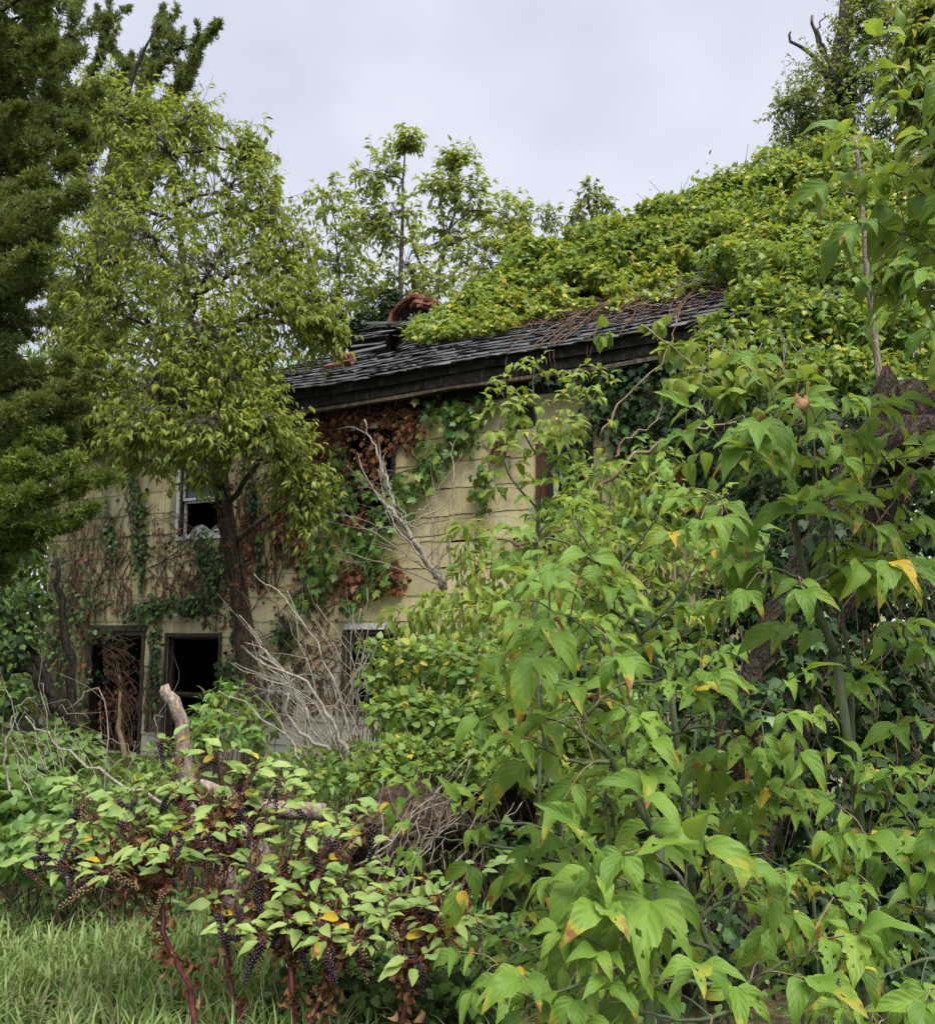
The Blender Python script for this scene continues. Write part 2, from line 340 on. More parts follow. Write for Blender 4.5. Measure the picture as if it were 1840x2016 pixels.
def leaf_mesh(key, var, mat):
    k = (key, var, mat.name)
    if k not in _lc:
        t = T[key][0][var]; _lc[k] = make_mesh('leaf', t['v'], t['L'], t['S'], t['u'], [mat])
    return _lc[k]

def frames(tip, up):
    y = nrm(tip); x = nrm(np.cross(y, up)); bad = np.linalg.norm(np.cross(y, up), axis=-1) < 1e-4
    if np.any(bad): x[bad] = (1, 0, 0)
    return np.stack((x, y, np.cross(x, y)), axis=-1)

class Plant:
    def __init__(s, name, label, cat, base, group=None):
        s.o = empty(name, base, label, cat, group); s.b = np.array(s.o.location, float); s.sets = []; s.tw = MB()
    def leaves(s, key, pos, tip, up, size, mats):
        pos = np.atleast_2d(pos); n = len(pos)
        if not n: return
        size = np.broadcast_to(np.asarray(size, float), (n,))
        R = frames(np.atleast_2d(tip), np.broadcast_to(np.atleast_2d(up), (n, 3)))
        if not isinstance(mats, list): mats = [(mats, 1.0)]
        pr = np.array([f for _, f in mats]); which = rng.choice(len(mats), n, p=pr/pr.sum())
        if key == 'maple': size = size*np.array([.68 if m in ('yellow', 'brown') else 1.0 for m, _ in mats])[which]
        R = R*size[:, None, None]
        dry = np.array([m in ('brown', 'rust') for m, _ in mats])[which] if key in ('maple', 'poke') else np.zeros(n, bool)
        for kk, sel in ((key, ~dry), ('curl', dry)):
            if sel.any(): s.sets.append((kk, pos[sel], R[sel], size[sel], [M[m] for m, _ in mats], which[sel]))
    def twig(s, pts, r0, r1, mat, k=4): s.tw.tube(pts, np.linspace(r0, r1, len(pts)), M[mat], k, 0, False)
    def part(s, name, pts, rad, mat, k=8, rough=.05, parent=None):
        b = MB(); b.tube(pts, rad, M[mat], k, rough); return b.build(name, parent or s.o)
    def finish(s, nparts=300, leafname='leaf', minpx=8.0):
        # the pieces that show largest become parts of their own, the rest one joined part
        sc = []; 
        for i, (key, pos, R, size, mats, which) in enumerate(s.sets):
            x, y, f = proj(pos); v = size*FPX/np.maximum(f, .3)*1.14
            ins = (x > -60) & (x < 1900) & (y > -60) & (y < 2076) & (f > .2)
            v = np.where(ins & (v > minpx), v*(1+.25*rng.random(len(v)))/np.maximum(f, .5), 0)
            sc.append(v)
        allv = np.concatenate(sc) if sc else np.zeros(0)
        thr = (np.sort(allv)[-nparts] if nparts and len(allv) > nparts else 0) if nparts else np.inf
        thr = max(thr, 1e-9); jb = MB()
        for (key, pos, R, size, mats, which), v in zip(s.sets, sc):
            pick = v >= thr
            for i in np.nonzero(pick)[0]:
                o = bpy.data.objects.new(leafname, leaf_mesh(key, int(rng.integers(len(T[key][0]))), mats[which[i]])); COL.objects.link(o); o.parent = s.o
                m = np.eye(4); m[:3, :3] = R[i]; m[:3, 3] = pos[i]-s.b; o.matrix_basis = Matrix(m.tolist())
            rest = ~pick
            for mi, mt in enumerate(mats):
                sel = np.nonzero(rest & (which == mi))[0]; lows = T[key][1]
                for q, t in enumerate(lows):
                    a = sel[q::len(lows)]; jb.inst(t, R[a], pos[a], mt)
        jb.build('foliage', s.o, True, 'stuff'); s.tw.build('twigs', s.o, True, 'stuff')
        return s.o

def rball(n, shell=0.0):
    d = nrm(rng.normal(size=(n, 3))); r = (shell**3+(1-shell**3)*rng.random(n))**(1/3); return d*r[:, None]
def C(px, py, Y, rx, ry, rd=None):
    "an ellipsoid of foliage: centre and half-sizes, read off the photograph at distance Y"
    k = Y/FPX; return (P(px, py, Y), np.array((rx*k, (rd if rd else rx)*k, ry*k)))

def mass(pl, clumps, key, size, cov, mats, tipdown=.6, upmix=.7, shell=.55, jit=.5, out_mix=.7, ragged=0):
    "leaves over and through the clumps, facing out and up, hanging a little"
    if ragged:
        clumps = list(clumps)+[(c+nrm(rng.normal(size=3)*np.array((1, .5, 1))+np.array((0, -.1, .25)))*r*.95, r*rng.uniform(.22, .42)) for c, r in clumps for _ in range(ragged)]
    for c, r in clumps:
        area = 4*math.pi*((r[0]*r[1])**1.6/3+(r[0]*r[2])**1.6/3+(r[1]*r[2])**1.6/3)**(1/1.6)
        n = int(cov*area/(size*size*.4)); d = rball(n, shell)
        # uneven outline: push by a few random lobes
        q = nrm(rng.normal(size=(7, 3))); amp = rng.uniform(-.22, .28, 7); dn = nrm(d)
        sc = 1+(np.maximum(dn@q.T, 0)**4*amp).sum(1)
        pos = c+d*r*sc[:, None]; outw = nrm(d/np.maximum(r, .05))
        tip = nrm(outw*out_mix+rng.normal(0, jit, (n, 3))+np.array((0, 0, -tipdown)))
        up = nrm(outw*.6+np.array((0, 0, upmix))+rng.normal(0, .35, (n, 3)))
        pl.leaves(key, pos, tip, up, size*rng.uniform(.65, 1.25, n), mats)

def crown(pl, trunk, clumps, key, size, ntw, nlv, mats, bark='bark', twl=(.35, .7), droop=.5, limb_r=.035, lift=.25, twr=.004, branch=True):
    "limbs from the trunk into each clump, twigs fanning out of the limb, leaves along the twigs"
    trunk = np.asarray(trunk)
    for c, r in clumps:
        below = trunk[trunk[:, 2] < c[2]-.15*np.linalg.norm(c[:2]-trunk[:, :2].mean(0))]
        a = below[np.argmin(np.linalg.norm(below-c, axis=1))] if len(below) else trunk[0]
        mid = (a+c)/2+np.array((0, 0, .12*np.linalg.norm(c-a)))+rng.normal(0, .06, 3)*np.linalg.norm(c-a)
        end = c+(c-a)*.25*rng.uniform(.6, 1.2)
        pth = smooth_path([a, mid, c, end], 11, .02); lr = limb_r*min(1.3, .5+np.linalg.norm(c-a)*.3)
        if branch: pl.part('branch', pth, np.linspace(lr, lr*.18, 11), bark, 6)
        n = int(ntw*max(.4, (r[0]*r[1]*r[2])**(2/3))); an = c+rball(n, .25)*r
        for p in an:
            q = pth[3+np.argmin(np.linalg.norm(pth[3:]-p, axis=1)*rng.uniform(.7, 1.3, len(pth)-3))]
            ln = rng.uniform(*twl); d = nrm(nrm(p-q)+np.array((0, 0, lift))+rng.normal(0, .3, 3))
            e = p+d*ln*.6; m2 = (q+p)/2+np.array((0, 0, .05))
            tp = smooth_path([q, m2, p, e+np.array((0, 0, -.1*droop*ln))], 8)
            pl.twig(tp[::1], twr*1.6, twr*.5, bark, 3)
            k = max(2, int(nlv*rng.uniform(.6, 1.3))); t = rng.uniform(.45, 1.0, k)*(len(tp)-1.001); i = t.astype(int); fr = (t-i)[:, None]
            lp = tp[i]*(1-fr)+tp[i+1]*fr; td = nrm(tp[i+1]-tp[i]); side = nrm(np.cross(td, (0, 0, 1.0)))*rng.choice((-1, 1), k)[:, None]
            tip = nrm(td*.5+side*.8+rng.normal(0, .35, (k, 3))+np.array((0, 0, -droop))); up = nrm(np.array((0, 0, 1.0))+rng.normal(0, .45, (k, 3)))
            pl.leaves(key, lp, tip, up, size*rng.uniform(.65, 1.2, k), mats)
# ------------------------------------------------------------------ ground
def ground():
    xs = np.concatenate((np.linspace(-300, -14, 12), np.linspace(-12, 12, 61), np.linspace(14, 300, 12)))
    ys = np.concatenate((np.linspace(-60, -4, 8), np.linspace(-2, 24, 66), np.linspace(28, 400, 14)))
    X, Y = np.meshgrid(xs, ys); Z = gz(X, Y); V = np.stack((X, Y, Z), -1).reshape(-1, 3); n = len(xs)
    i, j = np.meshgrid(np.arange(len(ys)-1), np.arange(n-1), indexing='ij'); a = (i*n+j).ravel()
    L = np.stack((a, a+1, a+n+1, a+n), 1).ravel()
    g = G('soil_and_litter'); pos = g.pos(); n1 = g.noise(pos, 1.2, 5.0); n2 = g.noise(pos, 22.0, 4.0)
    col = g.ramp(n2, [(.3, (.02, .014, .009)), (.5, (.06, .045, .025)), (.7, (.10, .085, .045))]); col = g.mix(g.math('MULTIPLY', g.math('SUBTRACT', n1, .42, clamp=True), 4.0, clamp=True), col, (.035, .065, .015))
    me = make_mesh('ground', V, L, np.full(len(a), 4), V[:, :2].copy(), [g.done(g.bsdf(col, .95, .1, g.bump(n2, .8, .03)))])
    tag(new_obj('ground', me), kind='structure')
ground()

# ------------------------------------------------------------------ the house: its frame of reference
E1 = P(550, 768, 1); EV = 5.35
def atz(px, py, z):
    d = ray(px, py); t = (z-ZC)/d[2]; return d*t+np.array((0, 0, ZC))
e1 = atz(550, 768, EV); e2 = atz(1419, 626, EV)
DU = nrm((e2-e1)*np.array((1, 1, 0))); NI = np.array((-DU[1], DU[0], 0)); OV = .36
if NI[1] < 0: NI = -NI
w0 = e1+NI*OV; w0[2] = 0
_d = ray(85, 1300); _k = (_d[0]*w0[1]-_d[1]*w0[0])/(_d[1]*DU[0]-_d[0]*DU[1]); A = w0+DU*_k    # front left corner of the house
HL = 12.6
def HW(u, w, z): return A+np.multiply.outer(np.asarray(u, float), DU)-np.multiply.outer(np.asarray(w, float), NI)+np.multiply.outer(np.asarray(z, float), np.array((0, 0, 1.0)))
def wallpt(px, py, w=0.0):
    d = ray(px, py); o = np.array((0, 0, ZC)); t = np.dot(A-NI*w-o, NI)/np.dot(d, NI); return o+d*t
def wall_uz(px, py):
    p = wallpt(px, py); return float(np.dot(p-A, DU)), float(p[2])
SL = math.tan(math.radians(33))
def sag(u, s): return -.10*math.sin(max(0, min(1, u/HL))*math.pi)*(.3+s/3.4)+.014*math.sin(u*1.7+s)
def RF(u, s, h=0.0):
    "a place on the front roof slope, h above it"
    cn = math.cos(math.radians(33)); sn = math.sin(math.radians(33))
    return A+DU*u+NI*(s-OV-h*sn)+np.array((0, 0, EV+s*SL+sag(u, s)+h*cn))
def roof_us(px, py):
    d = ray(px, py); o = np.array((0, 0, ZC)); n = nrm(np.array((0, 0, 1.0))-NI*SL); p0 = A-NI*OV+np.array((0, 0, EV)); t = np.dot(p0-o, n)/np.dot(d, n); p = o+d*t
    return float(np.dot(p-A, DU)), float(np.dot(p-A, NI)+OV)
def FR(V): V = np.asarray(V, float); return HW(V[:, 0], V[:, 1], V[:, 2])
def FRr(V): V = np.asarray(V, float); return np.array([RF(*v) for v in V])

def siding_mat():
    g = G('painted_siding'); pos = g.pos(); r = g.rnd(); rel = g.n('ShaderNodeVectorMath', operation='SUBTRACT'); g.put(rel.inputs[0], pos); rel.inputs[1].default_value = tuple(A)
    du = g.n('ShaderNodeVectorMath', operation='DOT_PRODUCT'); g.put(du.inputs[0], rel.outputs[0]); du.inputs[1].default_value = tuple(DU)
    sz = g.n('ShaderNodeSeparateXYZ'); g.put(sz.inputs[0], pos); z = sz.outputs[2]
    st = g.noise(g.mapping(pos, (9, 9, .9)), 1.0, 4.0); bl = g.noise(pos, .9, 4.0); fine = g.noise(g.mapping(pos, (60, 60, 3)), 1.0, 3.0); lich = g.noise(pos, 5.5, 6.0, .7)
    col = g.ramp(r, [(0, (.40, .345, .18)), (.5, (.49, .425, .22)), (1, (.55, .49, .29))])
    peel = g.math('ADD', g.math('ADD', g.math('MULTIPLY', z, -.28), .60), g.math('ADD', g.math('MULTIPLY', bl, .8), g.math('MULTIPLY', r, .35)))
    col = g.mix(g.math('MULTIPLY', g.math('SUBTRACT', peel, .72), 3.5, clamp=True), col, (.36, .345, .29))
    grime_shade = g.math('ADD', g.math('MULTIPLY', du.outputs['Value'], -.13), g.math('ADD', g.math('MULTIPLY', st, .9), g.math('MULTIPLY', bl, .8)))
    col = g.mix(g.math('MULTIPLY', g.math('SUBTRACT', grime_shade, .30), 2.2, clamp=True), col, (.125, .118, .05))  # green grime together with tree shade put into the colour, stronger leftwards
    col = g.mix(g.math('MULTIPLY', g.math('SUBTRACT', st, .60, clamp=True), 2.2, clamp=True), col, (.19, .175, .10))
    col = g.mix(g.math('MULTIPLY', g.math('SUBTRACT', lich, .53, clamp=True), 5.0, clamp=True), col, (.27, .265, .21)); col = g.mix(g.math('MULTIPLY', g.math('SUBTRACT', g.noise(pos, 13.0, 5.0, .7), .60, clamp=True), 6.0, clamp=True), col, (.12, .11, .06))
    col = g.mix(g.math('MULTIPLY', g.math('SUBTRACT', fine, .5, clamp=True), .8), col, (.2, .17, .09))
    return g.done(g.bsdf(col, .75, .25, g.bump(fine, .25, .004)))
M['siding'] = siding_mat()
def slate_mat():
    g = G('weathered_shingle'); r = g.rnd(); pos = g.pos(); n1 = g.noise(pos, 9.0, 4.0); n2 = g.noise(pos, 60.0, 3.0)
    col = g.ramp(g.math('ADD', g.math('MULTIPLY', r, .7), g.math('MULTIPLY', n1, .3)), [(.1, (.026, .027, .028)), (.45, (.05, .052, .054)), (.75, (.08, .083, .086)), (1, (.13, .13, .132))])
    col = g.mix(g.math('MULTIPLY', g.math('SUBTRACT', n1, .58, clamp=True), 5.0, clamp=True), col, (.045, .045, .035))
    return g.done(g.bsdf(col, .8, .3, g.bump(n2, .5, .005)))
M['slate'] = slate_mat()
def brick_mat():
    g = G('old_brick'); r = g.rnd(); pos = g.pos(); n1 = g.noise(pos, 14.0, 4.0)
    col = g.ramp(r, [(0, (.07, .028, .022)), (.5, (.17, .06, .042)), (1, (.27, .12, .08))]); col = g.mix(g.math('MULTIPLY', g.math('SUBTRACT', n1, .56, clamp=True), 5.0, clamp=True), col, (.33, .28, .23))
    return g.done(g.bsdf(col, .9, .15, g.bump(n1, .6, .01)))
M['brick'] = brick_mat()
M['trim_dark'] = bark_mat('blackened_trim', (.008, .007, .006), (.022, .019, .015), (.07, .06, .045), 8., .4, .5, .01)
M['trim_tan'] = bark_mat('bare_trim', (.06, .045, .032), (.16, .125, .09), (.27, .22, .165), 10., .4, .4, .008)
M['trim_white'] = simple('worn_white_paint', (.50, .51, .50), .6, .3, .35, 18.)
M['frame_dark'] = bark_mat('rotten_frame', (.015, .012, .01), (.05, .042, .034), (.12, .10, .08), 16., .2, .5, .008)
M['pane'] = simple('dusty_glass', (.02, .024, .024), .12, .6)
M['plastic'] = simple('crumpled_sheet', (.42, .45, .45), .35, .5, .2, 30.)
M['red_trim'] = simple('maroon_paint', (.12, .025, .025), .6, .3, .3)
M['deck'] = simple('roof_boards', (.035, .028, .02), .95, .1, .4, 10.)

house = empty('house', HW(HL/2, 0, 0), 'derelict yellow two storey house with sagging dark shingle roof, overgrown by vines', 'house')

# openings on the front: (u0, u1, z0, z1)
def opening(x0, y0, x1, y1):
    a = wall_uz(x0, (y0+y1)/2); b = wall_uz(x1, (y0+y1)/2); t = wall_uz((x0+x1)/2, y0); c = wall_uz((x0+x1)/2, y1); return (a[0], b[0], c[1], t[1])
door_o = opening(178, 1242, 277, 1478); win_ground = opening(328, 1253, 429, 1488); win_up = opening(356, 912, 436, 1054)
win_mid = opening(680, 838, 772, 1030); win_low = opening(682, 1248, 775, 1400); win_right = opening(1086, 868, 1160, 1010); win_far = opening(1090, 1190, 1180, 1330)
OPEN = [door_o, win_ground, win_up, win_mid, win_low, win_right, win_far]
def cells(u0, u1, z0, z1, openings):
    openings = [o for o in openings if o[0] < u1 and o[1] > u0 and o[2] < z1 and o[3] > z0]
    us = sorted({u0, u1, *[x for o in openings for x in o[:2] if u0 < x < u1]}); zs = sorted({z0, z1, *[x for o in openings for x in o[2:] if z0 < x < z1]})
    for a, b in zip(us, us[1:]):
        for c, d in zip(zs, zs[1:]):
            m, n = (a+b)/2, (c+d)/2
            if not any(o[0] < m < o[1] and o[2] < n < o[3] for o in openings): yield a, b, c, d
ZT = EV+OV*SL-.12
b = MB()
for a_, b_, c_, d_ in cells(0, HL, -.1, ZT, OPEN): b.box((a_, -.14, c_), (b_, 0, d_), M['deck'], FR)
wall = b.build('wall', house, False)
# the other three walls, floors and the rear roof
DEP = 7.0
b = MB()
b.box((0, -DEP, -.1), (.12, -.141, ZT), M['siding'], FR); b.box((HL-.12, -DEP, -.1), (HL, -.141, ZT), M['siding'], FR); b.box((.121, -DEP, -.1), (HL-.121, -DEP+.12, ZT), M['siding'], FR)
RIDGE = DEP/2+OV
for uu in (0, HL-.1):
    V = FR([(uu, -.02, ZT+.001), (uu, -DEP, ZT+.001), (uu, -DEP/2, EV+RIDGE*SL-.2), (uu+.1, -.02, ZT+.001), (uu+.1, -DEP, ZT+.001), (uu+.1, -DEP/2, EV+RIDGE*SL-.2)])
    b.add(V, [0, 1, 2, 5, 4, 3, 0, 2, 5, 3, 1, 4, 5, 2], [3, 3, 4, 4], np.zeros((6, 2)), M['siding'])
b.build('side_wall', house, False)
b = MB(); b.box((.13, -DEP+.13, -.09), (HL-.13, -.15, 0), M['dark'], FR); b.box((.13, -DEP+.13, 2.62), (HL-.13, -.15, 2.75), M['dark'], FR); b.box((.13, -3.6, .001), (HL-.13, -3.5, 2.61), M['dark'], FR); b.box((.13, -3.6, 2.76), (HL-.13, -3.5, ZT-.1), M['dark'], FR)
b.box((.13, -DEP+.13, ZT-.16), (HL-.13, -.15, ZT-.12), M['dark'], FR); b.box((.122, -DEP+.13, .01), (.129, -.15, ZT-.17), M['dark'], FR); b.box((HL-.129, -DEP+.13, .01), (HL-.122, -.15, ZT-.17), M['dark'], FR)  # near-black attic floor and inner lining, indoor darkness put into the colour
b.build('floor', house, False)

# siding shingles in courses, one object each
def shingle_unit(seed):
    r = np.random.default_rng(seed); n = 6; V = []; U = []
    for i in range(n+1):
        x = i/n; dz = r.uniform(-.018, .018)
        V += [(x, .017, 0+dz), (x, .006, 1.02), (x, .004, 0+dz), (x, -.001, 1.02)]; U += [(x, 0), (x, 1), (x, 0), (x, 1)]
    F = []
    for i in range(n):
        a = 4*i; c = a+4; F += [(a, c, c+1, a+1), (a+2, c+2, c, a), (a+1, c+1, c+3, a+3)]
    F += [(0, 1, 3, 2), (4*n+2, 4*n+3, 4*n+1, 4*n)]
    t = tmpl(V, F, U)
    return t
SU = []
for k in range(5):
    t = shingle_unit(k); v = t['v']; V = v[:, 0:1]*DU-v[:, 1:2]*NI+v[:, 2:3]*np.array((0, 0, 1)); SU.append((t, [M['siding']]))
EXP = .345; U_HID = wall_uz(1335, 1100)[0]; sids = []
for row in range(16):
    z0 = -.02+row*EXP; z1 = min(z0+EXP, ZT); u = -.3*(row % 2)-rng.uniform(0, .1)
    while u < U_HID:
        wd = .62*rng.choice((1, 1, 1, .5)); a0, a1 = max(u, .0), min(u+wd, U_HID); u += wd
        if a1-a0 < .08: continue
        for a_, b_, c_, d_ in cells(a0, a1, z0, z1, OPEN):
            if b_-a_ < .03 or d_-c_ < .03 or rng.random() < .012: continue
            x, y, f = proj(HW((a_+b_)/2, .02, (c_+d_)/2)); sids.append((0 if 95 < x[0] < 1020 and c_ > .4 and 940 < y[0] else 1 if 560 < x[0] < 1040 else 2, -(b_-a_)*(d_-c_), a_, b_, c_, d_))
sids.sort(); rest = MB()
for k, (_, _, a_, b_, c_, d_) in enumerate(sids):
    t, ms = SU[int(rng.integers(5))]
    tv = t['v']*np.array((b_-a_-.006, 1, d_-c_)); tv[:, 1] += rng.uniform(0, .004)
    tv[:, 2] += (tv[:, 0]-(b_-a_)/2)*rng.normal(0, .05 if rng.random() < .06 else .008)-(rng.uniform(.01, .05) if rng.random() < .05 else 0)
    W = HW(a_+.003+tv[:, 0], tv[:, 1], c_+tv[:, 2]); l = W.mean(0)
    if k < 300:
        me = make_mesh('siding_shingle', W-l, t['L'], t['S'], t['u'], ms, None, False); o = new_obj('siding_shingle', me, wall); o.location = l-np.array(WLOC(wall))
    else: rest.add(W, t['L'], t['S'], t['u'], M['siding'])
rest.build('siding_courses', wall, False, 'stuff')
b = MB()   # beyond the thicket the wall is out of sight: one plain sheet with course steps
for row in range(16):
    z0 = -.02+row*EXP
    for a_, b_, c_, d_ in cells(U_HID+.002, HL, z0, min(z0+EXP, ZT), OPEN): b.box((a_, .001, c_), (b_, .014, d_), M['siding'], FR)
hs = b.build('siding', wall, False, 'stuff')

# eaves: crown board, fascia, bed moulding, soffit, frieze
def long_box(name, u0, u1, w0_, w1_, z0, z1, m, step=.6, wob=.01):
    b = MB(); us = np.arange(u0, u1+.01, step); V = []
    for u in us:
        dz = sag(u, 0)+rng.normal(0, wob); dw = rng.normal(0, wob*.5)
        V += [(u, w0_+dw, z0+dz), (u, w1_+dw, z0+dz), (u, w1_+dw, z1+dz), (u, w0_+dw, z1+dz)]
    F = []
    for i in range(len(us)-1):
        for j in range(4): F += [4*i+j, 4*i+(j+1) % 4, 4*i+4+(j+1) % 4, 4*i+4+j]
    n = len(us); F += [0, 3, 2, 1, 4*n-4, 4*n-3, 4*n-2, 4*n-1]
    b.add(FR(V), F, [4]*((n-1)*4+2), np.zeros((len(V), 2)), m); return b.build(name, house, False)
long_box('crown_board', -.2, HL+.2, .315, .345, EV-.135, EV-.035, M['trim_dark'], .5, .012)
long_box('fascia', -.2, HL+.2, .275, .31, EV-.27, EV-.08, M['trim_dark'], .7, .006)
long_box('bed_moulding', -.2, HL+.2, .20, .298, EV-.325, EV-.275, M['trim_tan'], .7, .006)
long_box('soffit', -.2, HL+.2, .01, .27, EV-.262, EV-.245, M['trim_dark'], 1.2, .0)
long_box('frieze', 0, HL, .022, .05, EV-.46, EV-.28, M['trim_dark'], 1.2, .0)

# roof deck with its hole, shingles in courses
def inpoly(x, y, poly):
    c = False; j = len(poly)-1
    for i in range(len(poly)):
        xi, yi = poly[i]; xj, yj = poly[j]
        if (yi > y) != (yj > y) and x < (xj-xi)*(y-yi)/(yj-yi)+xi: c = not c
        j = i
    return c
HOLES = [[(672, 690), (700, 640), (735, 652), (792, 645), (800, 676), (790, 698), (700, 702)], [(-400, 300), (-400, 905), (60, 812), (470, 744), (545, 728), (620, 706), (690, 694), (700, 655), (760, 632), (790, 560)]]
def holed(u, s):
    x, y, f = proj(RF(u, s)); return any(inpoly(float(x[0]), float(y[0]), h) for h in HOLES)
b = MB(); du_, ds_ = .3, .25
for i in range(int((HL+.4)/du_)):
    for j in range(int(RIDGE/ds_)+1):
        u, s = -.2+i*du_, j*ds_; s1 = min(s+ds_, RIDGE)
        if s >= RIDGE-.01 or holed(u+du_/2, (s+s1)/2): continue
        V = np.array([RF(a, c, h) for h in (-.05, -.012) for a, c in ((u, s), (u+du_, s), (u+du_, s1), (u, s1))])
        b.add(V, [3, 2, 1, 0, 4, 5, 6, 7, 0, 1, 5, 4, 2, 3, 7, 6, 1, 2, 6, 5, 3, 0, 4, 7], [4]*6, np.zeros((8, 2)), M['deck'])
roof = b.build('roof', house, False)
b = MB()
for i in range(int((HL+.4)/.6)+1):
    u = -.2+i*.6
    if u+.6 > HL+.5 or u < 3.0: continue
    q = lambda uu, s: A+DU*uu+NI*(RIDGE*2-OV-s)+np.array((0, 0, EV+s*SL+sag(uu, s)))
    V = np.array([q(a, c)+np.array((0, 0, h)) for h in (-.05, 0) for a, c in ((u, 0), (u+.6, 0), (u+.6, RIDGE), (u, RIDGE))])
    b.add(V, [0, 1, 2, 3, 7, 6, 5, 4, 0, 4, 5, 1, 2, 6, 7, 3], [4]*4, np.zeros((8, 2)), M['slate'])
b.build('rear_roof', house, False)
def slate_piece(seed):
    r = np.random.default_rng(seed); nx = 3; top = []; 
    V = []; U = []
    lift = r.uniform(.0, .02, nx+1)
    for i in range(nx+1):
        x = i/nx-.5; e = r.uniform(-.10, .06)
        for (y, z) in ((0+e, .022+lift[i]), (.55, .016), (1.35, .004)): V.append((x, y, z)); U.append((x+.5, y))
        V.append((x, 0+e, .006+lift[i])); U.append((x+.5, 0))
    F = []
    for i in range(nx):
        a = 4*i; c = a+4; F += [(a, c, c+1, a+1), (a+1, c+1, c+2, a+2), (a+3, c+3, c, a)]
    F += [(0, 1, 2, 3), (4*nx+3, 4*nx+2, 4*nx+1, 4*nx)]
    return tmpl(V, F, U)
SP = [slate_piece(k) for k in range(8)]
EXPR = .155; pieces = []
for j in range(int(RIDGE/EXPR)+1):
    s = -.05+j*EXPR; u = -.25-.15*(j % 2)
    while u < HL+.2:
        wd = rng.uniform(.2, .34); uc = u+wd/2; u += wd
        if s+.05 > RIDGE or holed(uc, s+.05) or (rng.random() < .02 and j > 0): continue
        x, y, f = proj(RF(uc, s)); pieces.append((float(x[0]), float(y[0]), uc, s, wd, j))
vis = sorted(pieces, key=lambda p: (0 if 520 < p[0] < 1450 and p[1]-768+.163*(p[0]-550) > -95 else 1, p[5]+abs(p[0]-950)/900))
rest = MB()
for k, (x, y, uc, s, wd, j) in enumerate(vis):
    t = SP[int(rng.integers(8))]; tv = t['v']*np.array((wd-.008, EXPR, 1)); tv[:, 2] = tv[:, 2]*rng.uniform(.6, 1.25)+rng.uniform(0, .006)
    tv[:, 0] += tv[:, 1]*rng.normal(0, .03); tv[:, 1] += rng.normal(0, .012)
    W = np.array([RF(uc+p[0], s+p[1]*math.cos(.576), p[2]) for p in tv])
    if k < 300:
        l = W.mean(0); me = make_mesh('roof_shingle', W-l, t['L'], t['S'], t['u'], [M['slate']], None, False); o = new_obj('roof_shingle', me, roof); o.location = l-np.array(WLOC(roof))
    else: rest.add(W, t['L'], t['S'], t['u'], M['slate'])
rest.build('shingle_courses', roof, False, 'stuff')
# torn slabs of old roofing lying in layers over the hole
def rot(rx, ry, rz): return np.array(Matrix.Rotation(rz, 3, 'Z') @ Matrix.Rotation(ry, 3, 'Y') @ Matrix.Rotation(rx, 3, 'X'))
def slab(name, c, dims, R, m, parent, jag=.2, seed=0):
    r = np.random.default_rng(seed); n = 7; top = []; 
    for k in range(n*2):
        t = k/(n*2)*2*math.pi; x, y = math.cos(t), math.sin(t); q = max(abs(x), abs(y)); top.append((x/q*.5*(1-jag*r.random()), y/q*.5*(1-jag*r.random())))
    k = len(top); V = [(x, y, .5+r.uniform(-.3, .3)) for x, y in top]+[(x, y, -.5+r.uniform(-.3, .3)) for x, y in top]
    V = np.array(V)*np.array(dims); L = list(range(k))+list(range(2*k-1, k-1, -1)); S = [k, k]
    for i in range(k): L += [i, i+k, (i+1) % k+k, (i+1) % k]; S.append(4)
    W = V@R.T; me = make_mesh(name, W, L, S, V[:, :2].copy(), [m], None, False)
    o = new_obj(name, me, parent); o.location = np.asarray(c)-(np.array(WLOC(parent)) if parent else 0); return o
yaw = math.atan2(DU[1], DU[0]); u_h, s_h = roof_us(760, 668)
for k in range(26):
    px = rng.uniform(715, 860); py = np.interp(px, [715, 760, 860], [664, 640, 622])+rng.uniform(-8, 16); u, s = roof_us(px, py+6)
    slab('torn_roofing', RF(u, s, rng.uniform(.02, .17)), (rng.uniform(.35, .8), rng.uniform(.22, .36), .016), rot(.42+rng.normal(0, .1), rng.normal(0, .06), yaw+rng.normal(0, .09)), M['slate'], roof, .1, k)
for k, (px, py, dw, dd, tilt, h) in enumerate([(722, 668, .36, .5, 1.0, .02), (850, 612, .8, .4, .5, .08), (900, 602, .8, .4, .55, .05), (880, 607, .6, .4, .5, .08), (925, 597, .5, .3, .5, .08)]):
    u, s = roof_us(px, py+6); slab('torn_roofing', RF(u, s, h), (dw, dd, .025), rot(tilt+.1, rng.normal(.0, .07), yaw+rng.normal(0, .08)), M['slate'], roof, .1, k)
# fallen chimney: a toppled lump of bricks still held by its mortar
u, s = roof_us(818, 622); chim = new_obj('chimney', None, house); chim.location = RF(u, s, .18)-np.array(house.location)
bl = (.21, .10, .06); R0 = rot(.25, -.38, yaw+.15)
def brick(l, R, parent, sc=1.0, name='brick'):
    t = np.array([[(-.5, .5)[i & 1], (-.5, .5)[(i >> 1) & 1], (-.5, .5)[(i >> 2) & 1]] for i in range(8)])*np.array(bl)*sc+rng.normal(0, .003, (8, 3))
    me = make_mesh('brick', t@R.T, [0,2,3,1, 4,5,7,6, 0,1,5,4, 2,6,7,3, 0,4,6,2, 1,3,7,5], [4]*6, np.zeros((8, 2)), [M['brick']], None, False)
    bm = bmesh.new(); bm.from_mesh(me); bmesh.ops.bevel(bm, geom=bm.edges[:], offset=.006, segments=1, affect='EDGES'); bm.to_mesh(me); bm.free()
    o = new_obj(name, me, parent); o.location = l; return o
R0 = rot(.2, 0, yaw+.12)
line = [(-.40, -.34), (-.36, -.20), (-.33, -.06), (-.24, .06), (-.13, .14), (-.02, .20), (.09, .235)]
